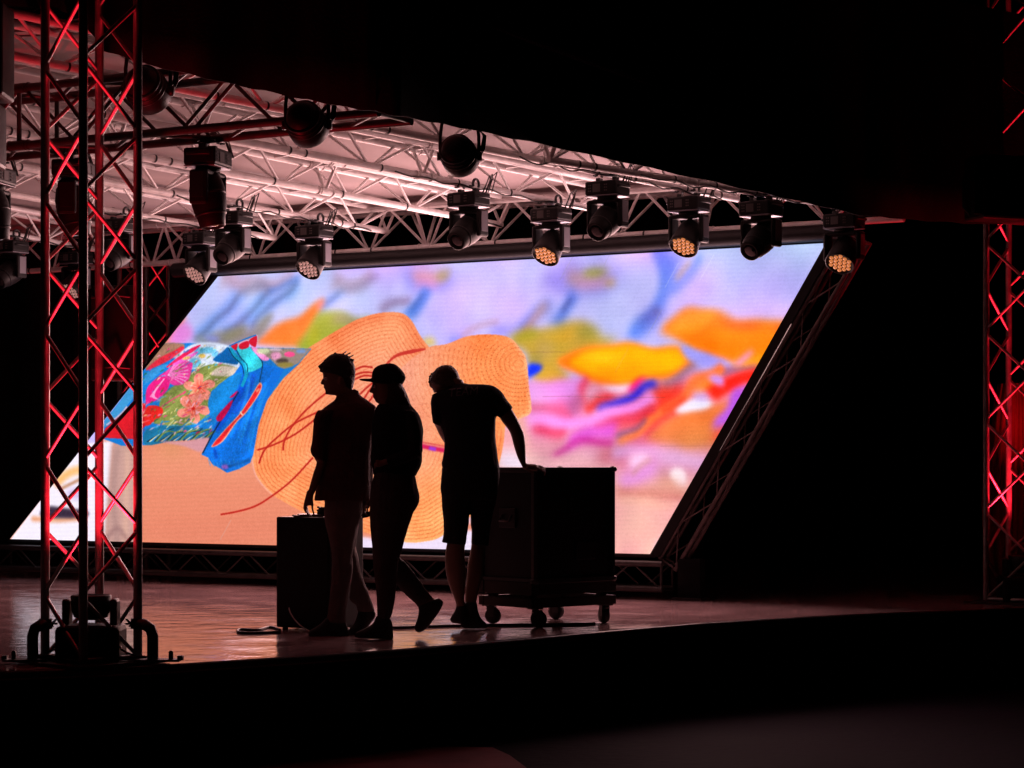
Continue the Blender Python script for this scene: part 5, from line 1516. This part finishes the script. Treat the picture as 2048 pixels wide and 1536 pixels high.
lg = [(mB_, [(812, -190, 1195, -190, .115), (800, -125, 1205, -125, .12), (784, -60, 1218, -60, .128), (770, 10, 1236, 15, .135), (765, 60, 1243, 62, .135), (764, 110, 1241, 112, .133), (764, 170, 1215, 172, .126), (765, 230, 1182, 230, .118), (768, 350, 1140, 350, .104), (780, 460, 1108, 450, .094), (791, 560, 1084, 550, .085), (795, 680, 1050, 660, .076), (802, 770, 1030, 760, .072), (815, 860, 1026, 870, .07), (827, 980, 1018, 980, .062), (833, 1080, 1005, 1080, .055), (836, 1170, 986, 1165, .051), (838, 1240, 964, 1240, .049)]),
      (mB_, [(960, 180, 1180, 150, .11, .06), (980, 400, 1110, 380, .09, .13), (970, 560, 1060, 560, .078, .16), (960, 700, 1054, 640, .07, .17), (985, 850, 1120, 705, .066, .18), (1072, 968, 1198, 800, .060, .19), (1148, 1042, 1268, 900, .052, .20), (1208, 1094, 1332, 988, .044, .20), (1228, 1130, 1370, 1030, .042, .20)])]
F.fuse('leggings', lg, 'leggings', wom, .007, 3, noise=.0018, ns=16)
for rings in ([(832, 1205, 966, 1232, .047), (790, 1285, 984, 1285, .050), (712, 1330, 990, 1340, .050), (632, 1368, 993, 1390, .05), (620, 1398, 994, 1418, .048), (626, 1418, 990, 1434, .044)],
              [(1226, 1120, 1420, 1035, .042, .20), (1234, 1160, 1474, 1078, .045, .20), (1228, 1212, 1432, 1172, .046, .20), (1212, 1262, 1376, 1250, .046, .20), (1196, 1312, 1326, 1318, .045, .20), (1200, 1346, 1274, 1358, .036, .20), (1222, 1366, 1250, 1368, .02, .20)]):
    F.fuse('shoe', [(mB_, rings)], 'shoe_dark', wom, .006, 2)
ey = W(*mA(965, 425), Yw - .045) - wom.location
MB().lathe([(-.011, .003), (-.007, .009), (0, .0115), (.007, .009), (.011, .003)], ey, (0, 0, 1), 12).build('eye', 'eye_white', wom)

# ---------------- man seen from behind, bent over the flight case
Yr = 14.33
F = Fig(Yr)
b = W(935, 1256, Yr)
mr_ = thing('person', 'man in T-shirt and shorts seen from behind, head bowed, leaning on the flight case', 'person', (b.x, b.y, 0))
body = [(mC, [(300, 128, 390, 128, .04, .02), (245, 155, 425, 155, .062, .02), (205, 195, 462, 195, .074, .02), (180, 250, 482, 250, .078, .02), (172, 300, 490, 300, .078, .02), (180, 350, 480, 350, .074, .03), (198, 390, 440, 390, .066, .04), (214, 414, 380, 414, .05, .05)]),
        ball(mC, 172, 320, 18, 34, .012, .03), ball(mC, 500, 300, 16, 34, .012, .02), ball(mC, 215, 395, 16, 22, .02, .10), ball(mC, 185, 345, 16, 22, .018, .10),
        (mC, [(330, 250, 520, 270, .062), (330, 320, 545, 318, .066), (330, 400, 600, 370, .08), (300, 480, 820, 440, .10), (300, 640, 860, 640, .11), (330, 860, 860, 880, .105), (350, 1060, 870, 1060, .10), (340, 1240, 900, 1250, .11)]),
        (mD, [(250, -320, 730, -310, .11), (235, -140, 740, -130, .11), (225, 20, 730, 20, .115), (240, 100, 700, 100, .10)]),
        (mD, [(240, 60, 460, 80, .09), (245, 250, 450, 250, .085), (255, 450, 440, 450, .068), (260, 540, 437, 540, .063), (252, 590, 432, 590, .060), (245, 640, 428, 640, .060), (240, 700, 430, 700, .062), (241, 760, 434, 760, .063), (248, 840, 440, 850, .061), (266, 920, 434, 930, .055), (292, 1000, 428, 1010, .048), (325, 1080, 426, 1090, .040), (345, 1140, 432, 1130, .038), (345, 1200, 450, 1200, .040), (330, 1290, 480, 1290, .036)]),
        (mD, [(470, 60, 690, 80, .09, .06), (490, 250, 670, 250, .085, .07), (495, 450, 640, 450, .068, .08), (494, 560, 622, 560, .062, .08), (482, 640, 612, 640, .06, .08), (462, 740, 607, 740, .062, .08), (452, 840, 603, 840, .060, .07), (444, 930, 590, 930, .054, .06), (436, 1020, 564, 1020, .046, .05), (432, 1100, 546, 1095, .039, .05), (430, 1180, 548, 1180, .038, .04), (430, 1280, 580, 1270, .035, .03)]),
        # arm braced on the case
        (mC, [(800, 500, 930, 400, .06), (900, 640, 1020, 520, .058, .01), (930, 690, 1062, 592, .054, .02), (958, 735, 1105, 665, .053, .02), (985, 768, 1148, 748, .052, .03), (1030, 830, 1185, 830, .050, .03), (1052, 880, 1200, 885, .048, .04), (1074, 960, 1211, 962, .045, .05), (1098, 1045, 1214, 1050, .041, .06), (1128, 1130, 1216, 1132, .035, .06), (1160, 1195, 1218, 1180, .030, .06), (1188, 1250, 1228, 1196, .027, .06)]),
        (mC, [(1180, 1248, 1218, 1190, .026, .06), (1214, 1262, 1244, 1192, .036, .06), (1264, 1268, 1284, 1193, .042, .06), (1310, 1272, 1326, 1198, .042, .06), (1336, 1272, 1350, 1210, .038, .06)])] + \
       [finger(mC, [(1326, 1215 + 9 * k), (1368, 1222 + 10 * k), (1404, 1236 + 11 * k), (1426, 1262 + 10 * k), (1432 - 4 * k, 1296 + 10 * k)], 15, .009, .095 - .025 * k) for k in range(4)] + \
       [finger(mC, [(1216, 1240), (1244, 1262), (1280, 1284), (1310, 1296)], 15, .010, .01)] + \
       [(mC, [(190, 560, 280, 560, .05), (200, 720, 268, 740, .045, .02), (228, 790, 300, 800, .042, .08), (270, 880, 335, 880, .04, .16), (320, 960, 380, 960, .036, .24), (370, 1020, 425, 1020, .030, .30)]),
        (mC, [(372, 1015, 424, 1020, .03, .30), (378, 1060, 436, 1060, .034, .31), (390, 1090, 436, 1090, .03, .31)])] + \
       [finger(mC, [(392 + 13 * k, 1088), (394 + 13 * k, 1116), (400 + 12 * k, 1140)], 7, .007, .31 + .006 * k) for k in range(4)] + [finger(mC, [(384, 1040), (368, 1070), (370, 1096)], 8, .008, .29)]
F.fuse('body', body, 'skin', mr_, .005, 2)
hair = [(mC, [(300, 113, 395, 113, .04, .01), (245, 140, 430, 140, .066, .01), (202, 185, 468, 185, .080, .01), (172, 235, 490, 240, .084, .01), (164, 285, 500, 290, .084, .005), (210, 330, 500, 330, .076, -.01), (270, 365, 490, 360, .06, -.02)])]
for x, y, dx, dy in ((190, 215, -38, 26), (178, 240, -30, 30), (172, 265, -24, 34), (200, 195, -26, 14), (168, 290, -14, 20)):
    hair.append(finger(mC, [(x + 12, y), (x + dx * .4, y + dy * .5), (x + dx, y + dy)], 12, .012, .03))
F.fuse('hair', hair, 'hair_brown', mr_, .005, 1, noise=.002, ns=60)
ts = [(mC, [(360, 345, 545, 308, .075), (320, 386, 585, 318, .085), (240, 412, 700, 321, .10), (205, 430, 850, 334, .118), (192, 470, 915, 385, .128), (205, 540, 900, 500, .132), (238, 600, 892, 600, .134), (256, 680, 887, 680, .134), (278, 770, 885, 770, .132), (304, 860, 882, 880, .13), (319, 950, 889, 960, .128), (316, 1060, 903, 1060, .128), (303, 1140, 914, 1150, .13), (290, 1188, 922, 1205, .132), (296, 1230, 928, 1240, .13), (308, 1262, 930, 1268, .125)]),
      (mC, [(188, 430, 340, 395, .075), (171, 510, 310, 510, .075), (178, 610, 296, 620, .072), (188, 690, 284, 700, .068), (196, 740, 266, 770, .064), (202, 748, 262, 775, .058)]),
      (mC, [(760, 520, 900, 362, .095), (820, 590, 958, 415, .086), (868, 632, 1010, 490, .078), (905, 668, 1052, 548, .072), (928, 690, 1072, 578, .068), (934, 694, 1070, 586, .062)])]
shirt = F.fuse('t_shirt', ts, 'tshirt_navy', mr_, .007, 3, noise=.0035, ns=11)
sh = [(mD, [(214, -175, 770, -165, .135), (208, -110, 765, -105, .138), (200, -50, 762, -50, .14), (195, 20, 752, 20, .14), (202, 90, 745, 90, .135), (210, 140, 735, 140, .12)]),
      (mD, [(205, 110, 500, 110, .12), (214, 220, 480, 220, .11), (222, 330, 472, 330, .105), (226, 430, 462, 430, .10), (220, 500, 450, 490, .098), (209, 542, 440, 566, .096), (214, 552, 438, 572, .085)]),
      (mD, [(440, 110, 740, 110, .12, .05), (478, 260, 705, 260, .11, .07), (488, 380, 680, 380, .105, .08), (492, 480, 665, 480, .10, .08), (490, 560, 655, 575, .096, .08), (494, 570, 650, 584, .085, .08)])]
F.fuse('shorts', sh, 'shorts_dark', mr_, .007, 3, noise=.004, ns=12)
for rings in ([(348, 1158, 446, 1160, .044), (334, 1200, 462, 1200, .047), (300, 1262, 490, 1262, .048), (286, 1296, 508, 1300, .048), (312, 1326, 520, 1338, .044)],
              [(430, 1122, 546, 1130, .043, .04), (422, 1200, 560, 1210, .047, .03), (400, 1280, 586, 1276, .048, .02), (384, 1330, 632, 1322, .048, .01), (392, 1362, 660, 1356, .046, .0), (420, 1378, 652, 1374, .04, .0)]):
    F.fuse('shoe', [(mD, rings)], 'shoe_dark', mr_, .006, 2)
# lettering across the shoulders: TEAM, laid on the shirt
fc = bpy.data.curves.new('lettering', 'FONT'); fc.body = 'TEAM'; fc.size = .075; fc.align_x = 'CENTER'; fc.shear = .18; fc.space_character = 1.05
fo = bpy.data.objects.new('tmp', fc); WS.collection.objects.link(fo)
vl = WS.view_layers[0]; vl.update()
tm = bpy.data.meshes.new_from_object(fo.evaluated_get(vl.depsgraph)); bpy.data.objects.remove(fo); bpy.data.scenes.remove(WS)
bm = bmesh.new(); bm.from_mesh(tm)
bmesh.ops.triangulate(bm, faces=bm.faces[:])
bmesh.ops.subdivide_edges(bm, edges=bm.edges[:], cuts=2, use_grid_fill=False)
bm.to_mesh(tm); bm.free()
tc_ = W(927, 792, Yr)
from mathutils.bvhtree import BVHTree
sv = [v.co + mr_.location for v in shirt.data.vertices]
bv = BVHTree.FromPolygons(sv, [tuple(p.vertices) for p in shirt.data.polygons])
sl = R(5)
for v in tm.vertices:
    x, z = v.co.x, v.co.y
    wx, wz = tc_.x + x * math.cos(sl) - z * math.sin(sl), tc_.z + x * math.sin(sl) + z * math.cos(sl)
    hit = bv.ray_cast(Vector((wx, Yr - 2, wz)), Vector((0, 1, 0)))
    y = hit[0].y if hit[0] is not None else Yr - .1
    v.co = Vector((wx, y - .003, wz)) - mr_.location
tm.name = 'lettering'; tm.materials.clear(); tm.materials.append(MATS['print_grey'])
link('lettering', tm, shirt)
